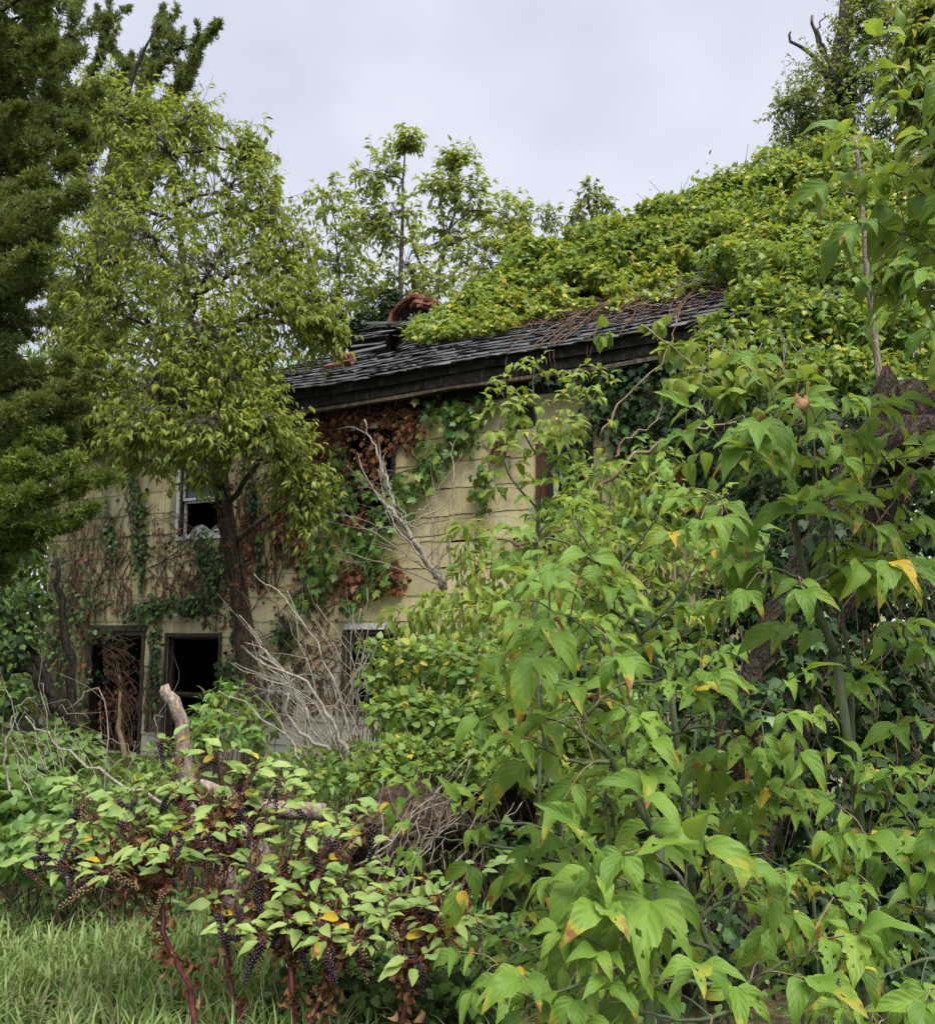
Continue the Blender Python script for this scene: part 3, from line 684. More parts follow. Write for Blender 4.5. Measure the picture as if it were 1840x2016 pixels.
for row in range(3):
    for i, (x, z) in enumerate(line):   # the bent outer face, three bricks deep
        sl = math.atan2(line[min(i+1, 6)][1]-line[max(i-1, 0)][1], line[min(i+1, 6)][0]-line[max(i-1, 0)][0])
        brick(R0@np.array((x, row*.12-.16, z+rng.normal(0, .006))), R0@rot(0, -sl+rng.normal(0, .05), 0)@rot(0, 0, rng.normal(0, .05)), chim)
for k in range(13):   # stepped, slipping courses on the far side
    q = k % 5; lv = k//5; brick(R0@np.array((.15+.085*q-.03*lv, .11*((k*7) % 3)-.16, .215-.03*q-.062*lv)), R0@rot(rng.normal(0, .12), .22+rng.normal(0, .08), 1.2+rng.normal(0, .25)), chim)
slab('hollow_shade_core', np.array(WLOC(chim))+R0@np.array((.02, .06, -.02)), (.62, .2, .32), R0@rot(0, .1, 0), M['frame_dark'], chim, .3, 4)  # dark slab filling the hollow under the bricks, its shade put into colour
# loose bricks on the slope
for k, (px, py, h, lab) in enumerate([(662, 712, .04, 'loose red brick lying end on, leftmost of the bricks on the shingle slope'), (684, 707, .045, 'loose red brick lying beside another on the dark shingles near the torn roof edge'), (676, 701, .11, 'pale orange brick lying on top of two other loose bricks on the roof')]):
    u, s = roof_us(px, py+5); o = brick(RF(u, s, h), rot(.5, 0, yaw+(.1, -.2, .3)[k]), None, 1.5, 'loose_brick'); tag(o, lab, 'brick', 'loose bricks on the roof')

# windows and door
def bars(rects, w0_, w1_, m, name, parent):
    b = MB()
    for (a_, b_, c_, d_) in rects: b.box((a_, w0_, c_), (b_, w1_, d_), m, FR)
    return b.build(name, parent, False)
def ring(o, t): u0, u1, z0, z1 = o; return [(u0, u0+t, z0, z1), (u1-t, u1, z0, z1), (u0+t+.001, u1-t-.001, z1-t, z1), (u0+t+.001, u1-t-.001, z0, z0+t)]
def window(o, m, pane=True, sash=True, name='window'):
    g = lambda t: (o[0]+t, o[1]-t, o[2]+t, o[3]-t)
    wn = bars(ring((o[0]-.06, o[1]+.06, o[2]-.06, o[3]+.05), .055), -.05, .035, m, name, house)
    if sash:
        zm = (o[2]+o[3])/2; i = g(.002)
        bars(ring((i[0], i[1], zm, i[3]), .04)+[], -.075, -.04, m, 'sash', wn)
        if pane: bars([(i[0]+.041, i[1]-.041, zm+.041, i[3]-.041)], -.062, -.056, M['pane'], 'pane', wn)
        bars(ring((i[0], i[1], i[2], zm-.004), .035), -.115, -.08, m, 'sash', wn)
        bars([(i[0]+.036, i[1]-.036, i[2]+.036, zm-.04)], -.102, -.096, M['pane'], 'pane', wn) if pane == 2 else None
    return wn
wu = window(win_up, M['trim_white'])
b = MB(); n = 10; i_, j_ = np.meshgrid(np.linspace(0, 1, 13), np.linspace(0, 1, 8), indexing='ij')
V = np.stack((win_up[0]+.06+(win_up[1]-win_up[0]-.14)*i_, -.13-.05*rng.random(i_.shape), win_up[2]+.03+(.05+.10*np.abs(np.sin(i_*5)))*j_+.02*rng.random(i_.shape)), -1).reshape(-1, 3)
a = (np.arange(12)[:, None]*8+np.arange(7)[None]).ravel(); b.add(FR(V), np.stack((a, a+8, a+9, a+1), 1).ravel(), np.full(len(a), 4), np.zeros((len(V), 2)), M['plastic']); b.build('torn_sheet', wu, False)
window(win_ground, M['frame_dark'], False); window(win_mid, M['frame_dark'], False); window(win_low, M['frame_dark'], False); window(win_right, M['frame_dark'], 2); bars([(win_right[0]+.04, win_right[0]+.10, win_right[2]+.2, win_right[3]-.3)], .036, .05, M['trim_white'], 'side_trim', house); window(win_far, M['trim_white'], 2)
bars([(win_mid[0]+.02, win_mid[1]-.02, win_mid[3]-.06, win_mid[3]+.03)], .036, .05, M['trim_white'], 'head_trim', house); bars([(win_mid[0]-.02, win_mid[0]+.03, win_mid[2], win_mid[2]+.55)], .036, .05, M['trim_white'], 'side_trim', house); bars([(win_low[0], win_low[1], win_low[3]+.06, win_low[3]+.14)], .02, .06, M['trim_white'], 'head_trim', house)
bars([(win_right[0]-.2, win_right[0]-.07, win_right[2], win_right[3])], .02, .04, M['red_trim'], 'shutter', house)
df = bars([(door_o[0]-.07, door_o[0], 0, door_o[3]), (door_o[1], door_o[1]+.07, 0, door_o[3])], -.12, .03, M['frame_dark'], 'door_frame', house)
bars([(door_o[0]-.1, door_o[1]+.1, door_o[3]+.001, door_o[3]+.09)], -.12, .045, M['frame_dark'], 'lintel', df); bars([(door_o[0]+.01, door_o[1]-.01, door_o[3]-.07, door_o[3]-.005)], -.1, -.02, M['trim_tan'], 'head_jamb', df)
# ------------------------------------------------------------------ far woods
wd = Plant('woods', None, None, (0, 30, 0)); wd.o.name = 'woods_anchor'
cl = []
for px in range(-500, 2500, 130):
    Yd = rng.uniform(24, 34); top = 640 if px < 700 or px > 1500 else 700
    cl.append(C(px, (top+1230)/2+rng.uniform(-40, 40), Yd, 150, (1230-top)/2, 180))
mass(wd, cl, 'small', .34, .6, 'vine_deep', shell=.85)
jb = MB()
for key, pos, R, size, mats, which in wd.sets: jb.inst(T[key][1][0], R, pos, mats[0])
bpy.data.objects.remove(wd.o); o = jb.build('woods', None); o['kind'] = 'stuff'

def on_ground(px, py):
    "where the ground lies under a spot of the photograph"
    d = ray(px, py); p = np.array((0, 0, ZC))
    for k in range(400):
        q = p+d*(.5+k*.05)
        if q[2] <= gz(q[0], q[1]): return q
    return q
def base_of(p): return np.array((p[0], p[1], float(gz(p[0], p[1]))))
def pxpath(pts, Y):
    Y = np.broadcast_to(np.asarray(Y, float), (len(pts),)); return np.array([P(a, b, y) for (a, b), y in zip(pts, Y)])

# ------------------------------------------------------------------ cedars
def spray_t(seed):
    r = np.random.default_rng(seed); V = []; F = []; U = []
    for k in range(9):
        y0 = .07*k; ang = (1 if k % 2 else -1)*r.uniform(.25, 1.0); ln = r.uniform(.22, .42); el = r.uniform(-.7, .8)
        d = np.array((math.sin(ang)*math.cos(el), math.cos(ang)*math.cos(el), math.sin(el))); s_ = nrm(np.cross(d, (r.normal(0, .6), r.normal(0, .6), 1)))*.06
        a = np.array((0, y0, 0)); m = a+d*ln*.55; e = a+d*ln; n = len(V)
        V += [a-s_*.4, a+s_*.4, m+s_, m-s_, e]; F += [(n, n+1, n+2, n+3), (n+3, n+2, n+4)]; U += [(.5, .5)]*5
    return tmpl(V, F, U)
T['spray'] = ([spray_t(1), spray_t(2)], [spray_t(3), spray_t(4), spray_t(5)])
def cedar(name, label, base, trunkpx, Y, boughs, size, cov, group=None, lit=.15):
    more = []
    for (x0, y0, x1, y1, Y1, th, lt) in (boughs if size > .12 else []):
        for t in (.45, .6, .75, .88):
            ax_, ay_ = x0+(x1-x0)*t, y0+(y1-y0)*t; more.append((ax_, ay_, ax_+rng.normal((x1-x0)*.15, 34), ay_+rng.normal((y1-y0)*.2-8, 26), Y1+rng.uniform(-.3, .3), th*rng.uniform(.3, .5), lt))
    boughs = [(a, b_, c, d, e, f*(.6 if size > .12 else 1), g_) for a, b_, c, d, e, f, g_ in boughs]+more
    p = Plant(name, label, 'tree', base, group)
    tr = smooth_path(np.concatenate((np.array([base]), pxpath(trunkpx, Y))), 16, .02); p.part('trunk', tr, np.linspace(.2, .012, 16), 'bark_dark', 9, .12)
    for (x0, y0, x1, y1, Y1, th, lt) in boughs:   # a bough from the trunk to its tip, th = thickness in px
        e = P(x1, y1, Y1); s = P(x0, y0, Y); path = smooth_path([s, (s+e)/2+np.array((0, 0, -.05*np.linalg.norm(e-s))), e], 9, .02); ln = np.linalg.norm(e-s)
        p.part('branch', path, np.linspace(.03, .004, 9), 'bark_dark', 5)
        rad = th*Y1/FPX; n = int(cov*ln*rad*3.0/(size*size)); t = rng.uniform(.05, 1.02, n); i = np.clip((t*8).astype(int), 0, 7); fr = (t*8-i)[:, None]
        c = path[i]*(1-fr)+path[i+1]*fr; taper = np.where(t < .3, .5+1.6*t, 1.0)*np.clip(1.06-t, .03, 1)**(.5 if size < .12 else .8)
        off = rball(n, .3)*(rad*taper)[:, None]; off[:, 2] *= .8; pos = c+off; ax = nrm(e-s)
        # tufts: gather the sprays in small bunches
        bunch = max(5, n//(45 if size < .12 else 14)); ctr = pos[rng.integers(0, n, bunch)]; near = ctr[rng.integers(0, bunch, n)]; dd = np.linalg.norm(pos[:, None]-ctr[None], axis=2); near = ctr[np.argmin(dd, 1)]; rel = pos-near; pos = pos*.5+near*.5
        tip = nrm(ax*.45+nrm(rel)*.9+nrm(off)*.35+np.array((0, 0, .3))+rng.normal(0, .25, (n, 3))); up = nrm(rng.normal(0, .6, (n, 3))+np.array((0, -.3, .8)))
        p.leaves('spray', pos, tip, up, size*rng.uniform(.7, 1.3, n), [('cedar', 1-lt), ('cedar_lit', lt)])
    return p.finish(0)
b0 = base_of(P(-170, 1500, 7.2))
B = []
for k, y in enumerate(range(-60, 1240, 62)):
    for q in range(3):
        x1 = {0: 150, 1: 120, 2: 130, 3: 175, 4: 185, 5: 190, 6: 175, 7: 165, 8: 130, 9: 100, 10: 110, 11: 120, 12: 150, 13: 165, 14: 180, 15: 150, 16: 90, 17: 60, 18: 30, 19: 20, 20: 0}.get(k, 20)
        if q: x1 -= rng.uniform(30, 150)
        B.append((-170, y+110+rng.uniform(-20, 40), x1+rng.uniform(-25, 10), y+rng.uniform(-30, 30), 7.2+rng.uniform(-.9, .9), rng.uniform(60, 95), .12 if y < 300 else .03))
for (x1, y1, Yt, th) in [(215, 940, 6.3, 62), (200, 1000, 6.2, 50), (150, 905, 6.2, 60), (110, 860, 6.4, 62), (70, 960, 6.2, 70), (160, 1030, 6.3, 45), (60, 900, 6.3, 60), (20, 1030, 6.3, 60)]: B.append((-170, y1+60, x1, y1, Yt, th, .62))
cedar('cedar_tree', 'tall dark red cedar whose drooping boughs run down beside the house corner', b0, [(-165, 1100), (-165, 600), (-160, 100), (-150, -300)], 7.2, B, .095, 6.0)
b1 = base_of(P(180, 1400, 15.5)); B = []
for (x0, y0, x1, y1, th) in [(240, 330, 322, 15, 40), (250, 330, 425, 45, 34), (300, 260, 390, 110, 40), (150, 240, 218, 35, 30), (60, 260, 90, -30, 70), (100, 250, 150, 10, 50), (200, 300, 260, 110, 50), (230, 330, 330, 200, 60), (150, 330, 220, 170, 60), (230, 350, 300, 130, 50), (60, 300, 120, 110, 60), (0, 300, 40, 60, 80), (230, 400, 360, 280, 55), (120, 420, 200, 260, 70), (210, 420, 270, 270, 60), (30, 450, 100, 250, 80), (120, 600, 30, 450, 80), (200, 600, 260, 430, 80), (200, 700, 120, 560, 90), (150, 800, 200, 650, 90), (100, 900, 60, 760, 90), (320, 130, 360, 60, 26)]:
    B.append((x0, y0, x1, y1, 15.5+rng.uniform(-.6, .6), th, .1))
cedar('cedar_tree', 'second red cedar rising behind the leafy tree, its forked tips against the sky', b1, [(180, 900), (190, 500), (225, 300), (250, 180), (310, 50)], 15.5, B, .13, 7.5)

# ------------------------------------------------------------------ the leafy tree before the house
tb = base_of(P(500, 1400, 11.6))
ch = Plant('wild_cherry_tree', 'leafy wild cherry with a vine clad trunk leaning in front of the yellow wall', 'tree', tb)
tr = smooth_path(np.concatenate(([tb], pxpath([(490, 1340), (472, 1180), (448, 1040), (428, 900), (395, 720), (370, 600), (350, 430), (330, 300)], [11.6, 11.6, 11.5, 11.4, 11.2, 11.1, 11, 11]))), 30, .008)
trunk = ch.part('trunk', tr, np.interp(np.linspace(0, 1, 30), [0, .45, .62, 1], [.135, .105, .065, .016]), 'bark_hairy', 12, .1)
for k in range(9):   # hairy vine stems climbing the trunk
    off = nrm(np.array((rng.normal(), -abs(rng.normal())-.3, 0))); q = tr[:18]+off*np.interp(np.arange(18), [0, 17], [.135, .092])[:, None]+rng.normal(0, .012, (18, 3)); ch.part('climbing_stem', q, np.linspace(.022, .012, 18), 'bark_hairy', 6, .2, trunk)
hair = MB()
for k in range(420):
    t = rng.uniform(0, 17); i = int(t); p = tr[i]*(1-t+i)+tr[i+1]*(t-i); d = nrm(np.array((rng.normal(), -abs(rng.normal()), rng.normal(0, .5)))); r0 = .112; q = p+d*np.array((1, 1, 0))*r0
    hair.tube([q, q+d*rng.uniform(.03, .09)], [.004, .002], M['rust'] if k % 3 == 0 else M['bark_hairy'], 3)
q = rng.integers(0, 16, 200); ch.leaves('ivy', tr[q]+nrm(rng.normal(size=(200, 3))*np.array((1, 1, .1))-np.array((0, .5, 0)))*.14, nrm(np.array((0, -.3, -1.0))+rng.normal(0, .4, (200, 3))), np.array((0, -1.0, .4)), .05, [('rust', .6), ('ivy', .4)])
hair.build('rootlets', trunk, True, 'stuff')
CH = [C(330, 300, 11, 110, 90), C(220, 380, 10.8, 110, 100), C(430, 380, 11, 110, 90), C(300, 470, 10.4, 130, 90), C(520, 420, 11, 75, 80), C(180, 520, 10.8, 90, 90), C(420, 530, 10.2, 130, 90), C(560, 500, 10.8, 75, 90), C(240, 620, 10.3, 120, 90), C(400, 660, 10, 120, 80), C(545, 610, 10.6, 90, 75), C(600, 625, 11, 60, 50), C(200, 740, 10.4, 90, 80), C(320, 780, 9.9, 120, 80), C(440, 760, 10, 95, 65), C(510, 850, 9.9, 75, 50), C(300, 860, 9.8, 100, 55), C(410, 850, 9.7, 100, 55), C(250, 240, 11, 60, 60), C(375, 230, 11.2, 55, 60), C(140, 640, 10.8, 70, 80), C(650, 655, 11.4, 36, 22), C(570, 915, 10.2, 35, 60), C(605, 990, 10.4, 25, 45), C(200, 190, 11.2, 30, 40), C(485, 715, 10.6, 55, 40), C(370, 735, 10.2, 80, 50), C(210, 830, 10.4, 80, 45), C(140, 860, 10.6, 60, 40), C(490, 300, 11.2, 35, 30), C(130, 760, 10.8, 60, 60)]
crown(ch, tr[10:], CH, 'cherry', .105, 200, 14, [('cherry', .85), ('cherry_fresh', .15)], 'bark', (.35, .8), .65, .04, .2)
# a few lower sprays hanging across the upper window
crown(ch, tr[14:18], [C(400, 945, 11.0, 35, 18), C(300, 915, 10.6, 60, 25)], 'cherry', .11, 60, 10, [('cherry_fresh', 1)], 'bark_dark', (.2, .4), .6, .012, .1)
ch.finish(300)

# ------------------------------------------------------------------ trees behind the roof
def thin_tree(label, stems, Y, clumps, key, size, mats, ntw, nlv, group='thin trees behind the roof', name='tree_of_heaven', bark='bark', droop=.35, lr=.03, tw=(.3, .6)):
    b = base_of(P(stems[0][0][0], 1300, Y)); p = Plant(name, label, 'tree', b, group); allp = []
    for i, st in enumerate(stems):
        q = smooth_path(np.concatenate(([b], pxpath(st, Y))), 14, .02); p.part('trunk', q, np.linspace(.09 if i == 0 else .06, .012, 14), bark, 6); allp.append(q)
    crown(p, np.concatenate(allp), clumps, key, size, ntw, nlv, mats, bark, tw, droop, lr, .35)
    return p.finish(120)
fm = [('far', .7), ('cherry', .3)]
thin_tree('thin upright tree whose single leafy topknot stands highest above the ridge', [[(790, 900), (790, 560), (792, 400), (798, 285)]], 17, [C(800, 283, 17, 18, 18), C(740, 340, 17, 45, 45), C(770, 420, 17, 55, 55), C(800, 520, 17, 70, 60), C(730, 440, 17.2, 40, 60), C(860, 560, 17, 60, 45)], 'cherry', .16, fm, 95, 14)
thin_tree('thin tree with two bushy heads just behind the fallen chimney', [[(840, 900), (860, 560), (890, 430), (905, 330)], [(830, 700), (830, 540), (800, 440), (770, 400)]], 18, [C(900, 315, 18, 30, 18), C(870, 370, 18, 45, 40), C(930, 390, 18, 45, 45), C(880, 460, 18, 60, 50), C(980, 420, 18, 50, 45), C(940, 500, 18, 70, 60), C(1020, 440, 18.2, 35, 45)], 'cherry', .16, fm, 95, 14)
thin_tree('pale green tree between the cherry crown and the fallen chimney', [[(680, 900), (670, 600), (660, 450)]], 19, [C(650, 400, 19, 50, 50), C(690, 470, 19, 60, 55), C(640, 510, 19, 60, 60), C(700, 580, 19, 70, 60), C(650, 640, 18.5, 60, 60), C(740, 600, 18, 50, 50), C(620, 580, 19, 55, 60)], 'cherry', .17, fm, 95, 14)
thin_tree('yellowish brushy tree behind the chimney end of the vine mass', [[(1000, 900), (1000, 600), (990, 480)]], 17.5, [C(990, 520, 17.5, 70, 50), C(940, 580, 17.5, 60, 40), C(1040, 560, 17, 60, 50), C(1010, 480, 17.5, 40, 30)], 'cherry', .15, [('far', .5), ('vine_yel', .3), ('cherry', .2)], 95, 14)
thin_tree('sparse sapling with hanging leaves standing alone above the vine mass', [[(1165, 700), (1170, 480), (1165, 430), (1160, 365)]], 14, [C(1160, 385, 14, 22, 25), C(1190, 420, 14, 25, 25), C(1140, 420, 14, 20, 20), C(1080, 430, 14, 30, 25), C(1170, 460, 14, 40, 20)], 'cherry', .11, [('grey', .5), ('cherry', .5)], 60, 9, tw=(.15, .3), lr=.012)
thin_tree('hazy green tree seen through the gaps of the cherry crown', [[(330, 900), (320, 600), (300, 450)]], 18.5, [C(110, 520, 18.5, 70, 80), C(180, 620, 18.5, 80, 90), C(330, 620, 18.5, 100, 70), C(450, 640, 18.5, 90, 60), C(250, 480, 18.5, 70, 50), C(130, 740, 18.5, 80, 80), C(520, 560, 18.5, 60, 60)], 'cherry', .16, fm, 75, 13)
thin_tree('dark ivy covered dead stub rising through the gap left of the fallen chimney', [[(770, 800), (772, 620), (778, 580)]], 16.5, [], 'cherry', .1, fm, 1, 1, name='dead_stub', bark='bark_dark')
iv = Plant('ivy', 'clump of black green ivy on the stub left of the fallen chimney', 'vine', P(775, 620, 16.3)); mass(iv, [C(772, 605, 16.3, 24, 40), C(720, 640, 16.3, 35, 22), C(570, 512, 13.0, 20, 22)], 'ivy', .1, 1.8, 'ivy'); iv.finish(60)
# tall grey-green tree with its dead leader
tt = P(1660, 1300, 17); b = base_of(tt); tp = Plant('willow_tree', 'tall grey green tree with a bare dead leader forking at the top', 'tree', b)
st = smooth_path(np.concatenate(([b], pxpath([(1660, 700), (1655, 300), (1640, 200), (1660, 60), (1668, -60)], 17))), 22, .02); tk = tp.part('trunk', st, np.linspace(.28, .10, 22), 'bark', 9, .1)
for pth, r0 in [([(1645, 210), (1640, 150), (1620, 100), (1600, 60), (1598, 30)], .07), ([(1640, 160), (1600, 110), (1555, 75), (1556, 62)], .05), ([(1625, 105), (1612, 60), (1622, 25)], .03), ([(1790, 500), (1780, 150), (1785, -20)], .1), ([(1650, 300), (1600, 280), (1540, 240)], .05)]: q = smooth_path(pxpath(pth, 17), 9, .03); tp.part('branch', q, np.linspace(r0, r0*.35, 9), 'bark', 6)
tq = pxpath([(1660, 900), (1660, 600), (1655, 420), (1650, 330), (1650, 230), (1655, 120)], 17)
crown(tp, tq, [C(1560, 210, 17, 55, 35), C(1620, 150, 17, 60, 60), C(1590, 260, 17, 50, 35), C(1690, 90, 17, 60, 70), C(1750, 40, 17, 70, 60), C(1800, 110, 17, 70, 80), C(1720, 180, 17, 70, 60), C(1640, 230, 16.8, 60, 60), C(1560, 310, 17, 50, 30), C(1640, 310, 16.6, 60, 50), C(1780, 230, 17, 70, 60), C(1700, 20, 17, 50, 40)], 'small', .105, 200, 18, [('grey', 1)], 'bark', (.4, .9), .3, .035)
tp.finish(60)
iv = Plant('ivy', 'dark ivy bunched on the trunk of the tall grey green tree', 'vine', P(1650, 260, 16.8)); mass(iv, [C(1648, 270, 16.7, 32, 50), C(1665, 190, 16.7, 20, 40), C(1640, 340, 16.6, 34, 40)], 'ivy', .13, 1.8, 'ivy'); iv.finish(60)

# ------------------------------------------------------------------ vine blanket on the roof and the smothered trees behind it
VM = [('vine', .54), ('vine_yel', .42), ('vine_deep', .04)]
vb = Plant('vine_blanket', 'yellow green vine blanket sprawling over the ridge and shingle slope', 'vine', RF(7, 2.2))
def roofclump(px, py, rx, ry, h=.12):
    u, s = roof_us(px, py); c = RF(u, s, h); k = c[1]/FPX; return (c, np.array((rx*k, rx*k*.8, ry*k*.75)))
LOW = ([830, 1000, 1200, 1400, 1500, 1650, 1800], [690, 645, 602, 580, 575, 580, 600]); TOP = ([830, 930, 1000, 1050, 1200, 1300, 1400, 1500, 1560, 1650, 1800], [655, 600, 548, 500, 452, 415, 385, 335, 300, 285, 330])
front = []; back = []
for k in range(260):
    x = rng.uniform(835, 1780); lo, tp_ = np.interp(x, *LOW), np.interp(x, *TOP); t = rng.uniform(0, 1)**.8; y = lo+(tp_-lo)*t
    u, s = roof_us(x, lo); Yr = RF(min(max(u, 0), HL), max(s, .05), .1)[1]; Yc = Yr+(13.6-Yr)*t**.9+rng.normal(0, .15); r_ = rng.uniform(12, 20)+34*t*rng.uniform(.5, 1.1)
    if t < .25 and x < 1430 and rng.random() < .35: continue
    (front if t < .5 and x < 1500 else back).append(C(x, y, Yc, r_*rng.uniform(.9, 1.5), r_*rng.uniform(.5, .8)))
mass(vb, front, 'tri', .085, .8, VM, tipdown=.5, shell=.15, jit=.85, ragged=1); mass(vb, front, 'small', .09, .35, VM, tipdown=.5, shell=.15, jit=.85, ragged=1)
mass(vb, [roofclump(x_, 652-(x_-1000)*.155-abs(rng.normal(0, 26)), rng.uniform(8, 22), rng.uniform(4, 7)) for x_ in rng.uniform(860, 1420, 40)], 'tri', .08, 1.0, VM, tipdown=.5, shell=.15, jit=.85)
for k in range(150):   # the mat of bare brown stems under the leaves
    x = rng.uniform(1000, 1420); y = 640-(x-1000)*.13+rng.normal(-8, 16); u, s = roof_us(x, y); L = []
    a = rng.normal(.15, .5)
    for q in range(6): L.append(RF(u+.13*q*math.cos(a)+rng.normal(0, .02), max(.03, s+.13*q*math.sin(a)*.6), .03+abs(rng.normal(0, .05))))
    vb.twig(smooth_path(L, 9), rng.uniform(.006, .012), .004, 'twig_brown' if k % 4 else 'twig')
for k in range(14):
    x = rng.uniform(1080, 1400); u, s = roof_us(x, 655-(x-1000)*.16); L = [RF(u, s+.5, .1), RF(u-.1, s+.2, .12), RF(u-.2, s-.15, .06), RF(u-.25+rng.normal(0, .1), .0, .03)]
    if k % 2: L.append(RF(u-.3, -.12, -.5))
    vb.part('stem', smooth_path(L, 12, .01), np.linspace(.012, .007, 12), 'twig_brown', 5)
deadl = np.array([RF(*(np.array(roof_us(rng.uniform(1010, 1400), rng.uniform(575, 640)))), .03) for k in range(420)]); vb.leaves('curl', deadl, rng.normal(size=(420, 3)), rng.normal(size=(420, 3)), .06, 'rust')
vb.finish(300)
vt = Plant('vine_mound', 'great mound of green vine smothering the trees behind the roof', 'vine', base_of(P(1500, 1300, 13.5)))
VC = back+[C(1690, 420, 12.5, 80, 80), C(1760, 500, 12, 100, 120), C(1850, 400, 12, 90, 140), C(1540, 310, 14, 25, 22), C(1460, 350, 14, 20, 14), C(1270, 430, 13.8, 20, 14)]
for key_, sz_, cv_ in (('tri', .10, .5), ('heart', .085, .3), ('small', .115, .4)): mass(vt, VC, key_, sz_, cv_, [('vine', .74), ('vine_deep', .08), ('vine_yel', .18)], tipdown=.5, shell=.2, jit=.9, ragged=1)
for k in range(26):
    x = rng.uniform(1080, 1680); y = np.interp(x, [1080, 1200, 1300, 1400, 1500, 1650], [470, 450, 420, 370, 320, 290]); a = P(x, y+25, 13.5); vt.twig(smooth_path([a, a+np.array((rng.normal(0, .1), 0, .25)), a+np.array((rng.normal(0, .25), 0, rng.uniform(.4, .7)))], 7), .008, .003, 'twig_brown')
    q = a+np.array((0, 0, .2))+rng.normal(0, .14, (9, 3)); vt.leaves('small', q, rng.normal(size=(9, 3))+np.array((0, 0, -.6)), np.array((0, -.3, .8))+rng.normal(0, .4, (9, 3)), .10, [('vine_deep', .7), ('vine', .3)])
vt.finish(300)
ve = Plant('vine_thicket', 'bright vine curtain tumbling over the right end of the eaves', 'vine', base_of(P(1560, 1300, 9.2)))
VC = [C(1460, 520, 10.5, 80, 50), C(1560, 540, 10, 90, 60), C(1660, 560, 9.5, 90, 70), C(1500, 600, 9.6, 70, 50), C(1590, 640, 9.2, 90, 60), C(1690, 660, 9, 90, 70), C(1780, 680, 8.6, 90, 80), C(1440, 660, 9.4, 60, 50), C(1520, 700, 9, 80, 50), C(1400, 720, 9.2, 60, 50), C(1620, 740, 8.6, 90, 60), C(1720, 760, 8.4, 90, 60), C(1800, 560, 9.5, 80, 90)]
for key_, sz_, cv_ in (('tri', .10, .55), ('heart', .085, .35), ('small', .11, .4)): mass(ve, VC, key_, sz_, cv_, [('vine', .72), ('vine_deep', .16), ('vine_yel', .12)], tipdown=.55, shell=.45, jit=.85, ragged=4)
for k in range(60):
    a = P(rng.uniform(1380, 1840), rng.uniform(660, 760), 8.6); ve.twig(smooth_path([a, a+np.array((rng.normal(0, .1), -.05, -.3)), a+np.array((rng.normal(0, .2), 0, -.8))], 7), .006, .003, 'twig')
ve.finish(300)

# ------------------------------------------------------------------ dark ivy on the right end of the wall and behind the saplings
IVM = [('ivy', .8), ('vine_deep', .2)]
ia = Plant('ivy', 'dark ivy sheet on the house wall under the right end of the eaves', 'vine', HW(10, .2, 0))
def wallmass(pl, blobs, key, size, mats, dens=1.2, w0_=.04, w1_=.22, stems=2, smat='twig_brown', tipd=1.0):
    for (px, py, rx, ry) in blobs:
        k = wallpt(px, py)[1]/FPX; n = int(dens*math.pi*rx*ry*k*k*1.15/(size*size*.42)); pos = []
        rr = np.sqrt(rng.random(n))*(1+.25*rng.normal(size=n)); th = rng.random(n)*6.283
        for a, r_ in zip(th, rr): pos.append(wallpt(px+rx*r_*math.cos(a), py+ry*r_*math.sin(a), rng.uniform(w0_, w1_)))
        pos = np.array(pos); out_ = -NI
        tip = nrm(np.array((0, 0, -tipd))+rng.normal(0, .45, (n, 3))+out_*.35); up = nrm(out_+np.array((0, 0, .45))+rng.normal(0, .35, (n, 3)))
        pl.leaves(key, pos, tip, up, size*rng.uniform(.6, 1.25, n), mats)
        for q in range(int(stems)):
            x = px+rng.uniform(-.7, .7)*rx; pts = [wallpt(x+rng.normal(0, rx*.15)*i, py+ry-i*2*ry/5, .035) for i in range(6)]; pl.twig(smooth_path(pts, 11, .012), .011, .004, smat, 4)
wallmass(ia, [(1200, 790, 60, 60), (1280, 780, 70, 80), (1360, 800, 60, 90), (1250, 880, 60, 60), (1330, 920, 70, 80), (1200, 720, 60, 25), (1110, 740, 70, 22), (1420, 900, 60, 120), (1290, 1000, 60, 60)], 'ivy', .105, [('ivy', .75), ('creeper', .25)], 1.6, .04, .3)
ia.finish(300)
ib = Plant('ivy_bank', 'shadowy bank of ivy rising behind the saplings and leaning trunk', 'vine', base_of(P(1650, 1500, 6.2)))
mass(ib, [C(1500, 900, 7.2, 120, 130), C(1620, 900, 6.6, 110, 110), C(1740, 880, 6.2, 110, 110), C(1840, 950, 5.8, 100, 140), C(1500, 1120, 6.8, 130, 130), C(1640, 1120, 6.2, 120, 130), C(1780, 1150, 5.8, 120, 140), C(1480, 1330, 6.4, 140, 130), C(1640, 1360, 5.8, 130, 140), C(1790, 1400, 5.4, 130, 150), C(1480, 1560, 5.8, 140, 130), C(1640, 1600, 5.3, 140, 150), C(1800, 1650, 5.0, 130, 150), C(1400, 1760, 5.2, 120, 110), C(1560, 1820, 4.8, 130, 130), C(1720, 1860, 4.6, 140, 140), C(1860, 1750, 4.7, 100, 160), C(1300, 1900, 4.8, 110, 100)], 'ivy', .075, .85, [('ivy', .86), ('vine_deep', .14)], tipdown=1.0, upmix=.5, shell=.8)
for k in range(40):   # loose runners hanging in front
    a = P(rng.uniform(1380, 1840), rng.uniform(850, 1500), 4.4+rng.uniform(0, .6)); ib.twig(smooth_path([a, a+np.array((rng.normal(0, .06), 0, -.25)), a+np.array((rng.normal(0, .12), 0, -.6))], 7), .005, .003, 'twig_brown')
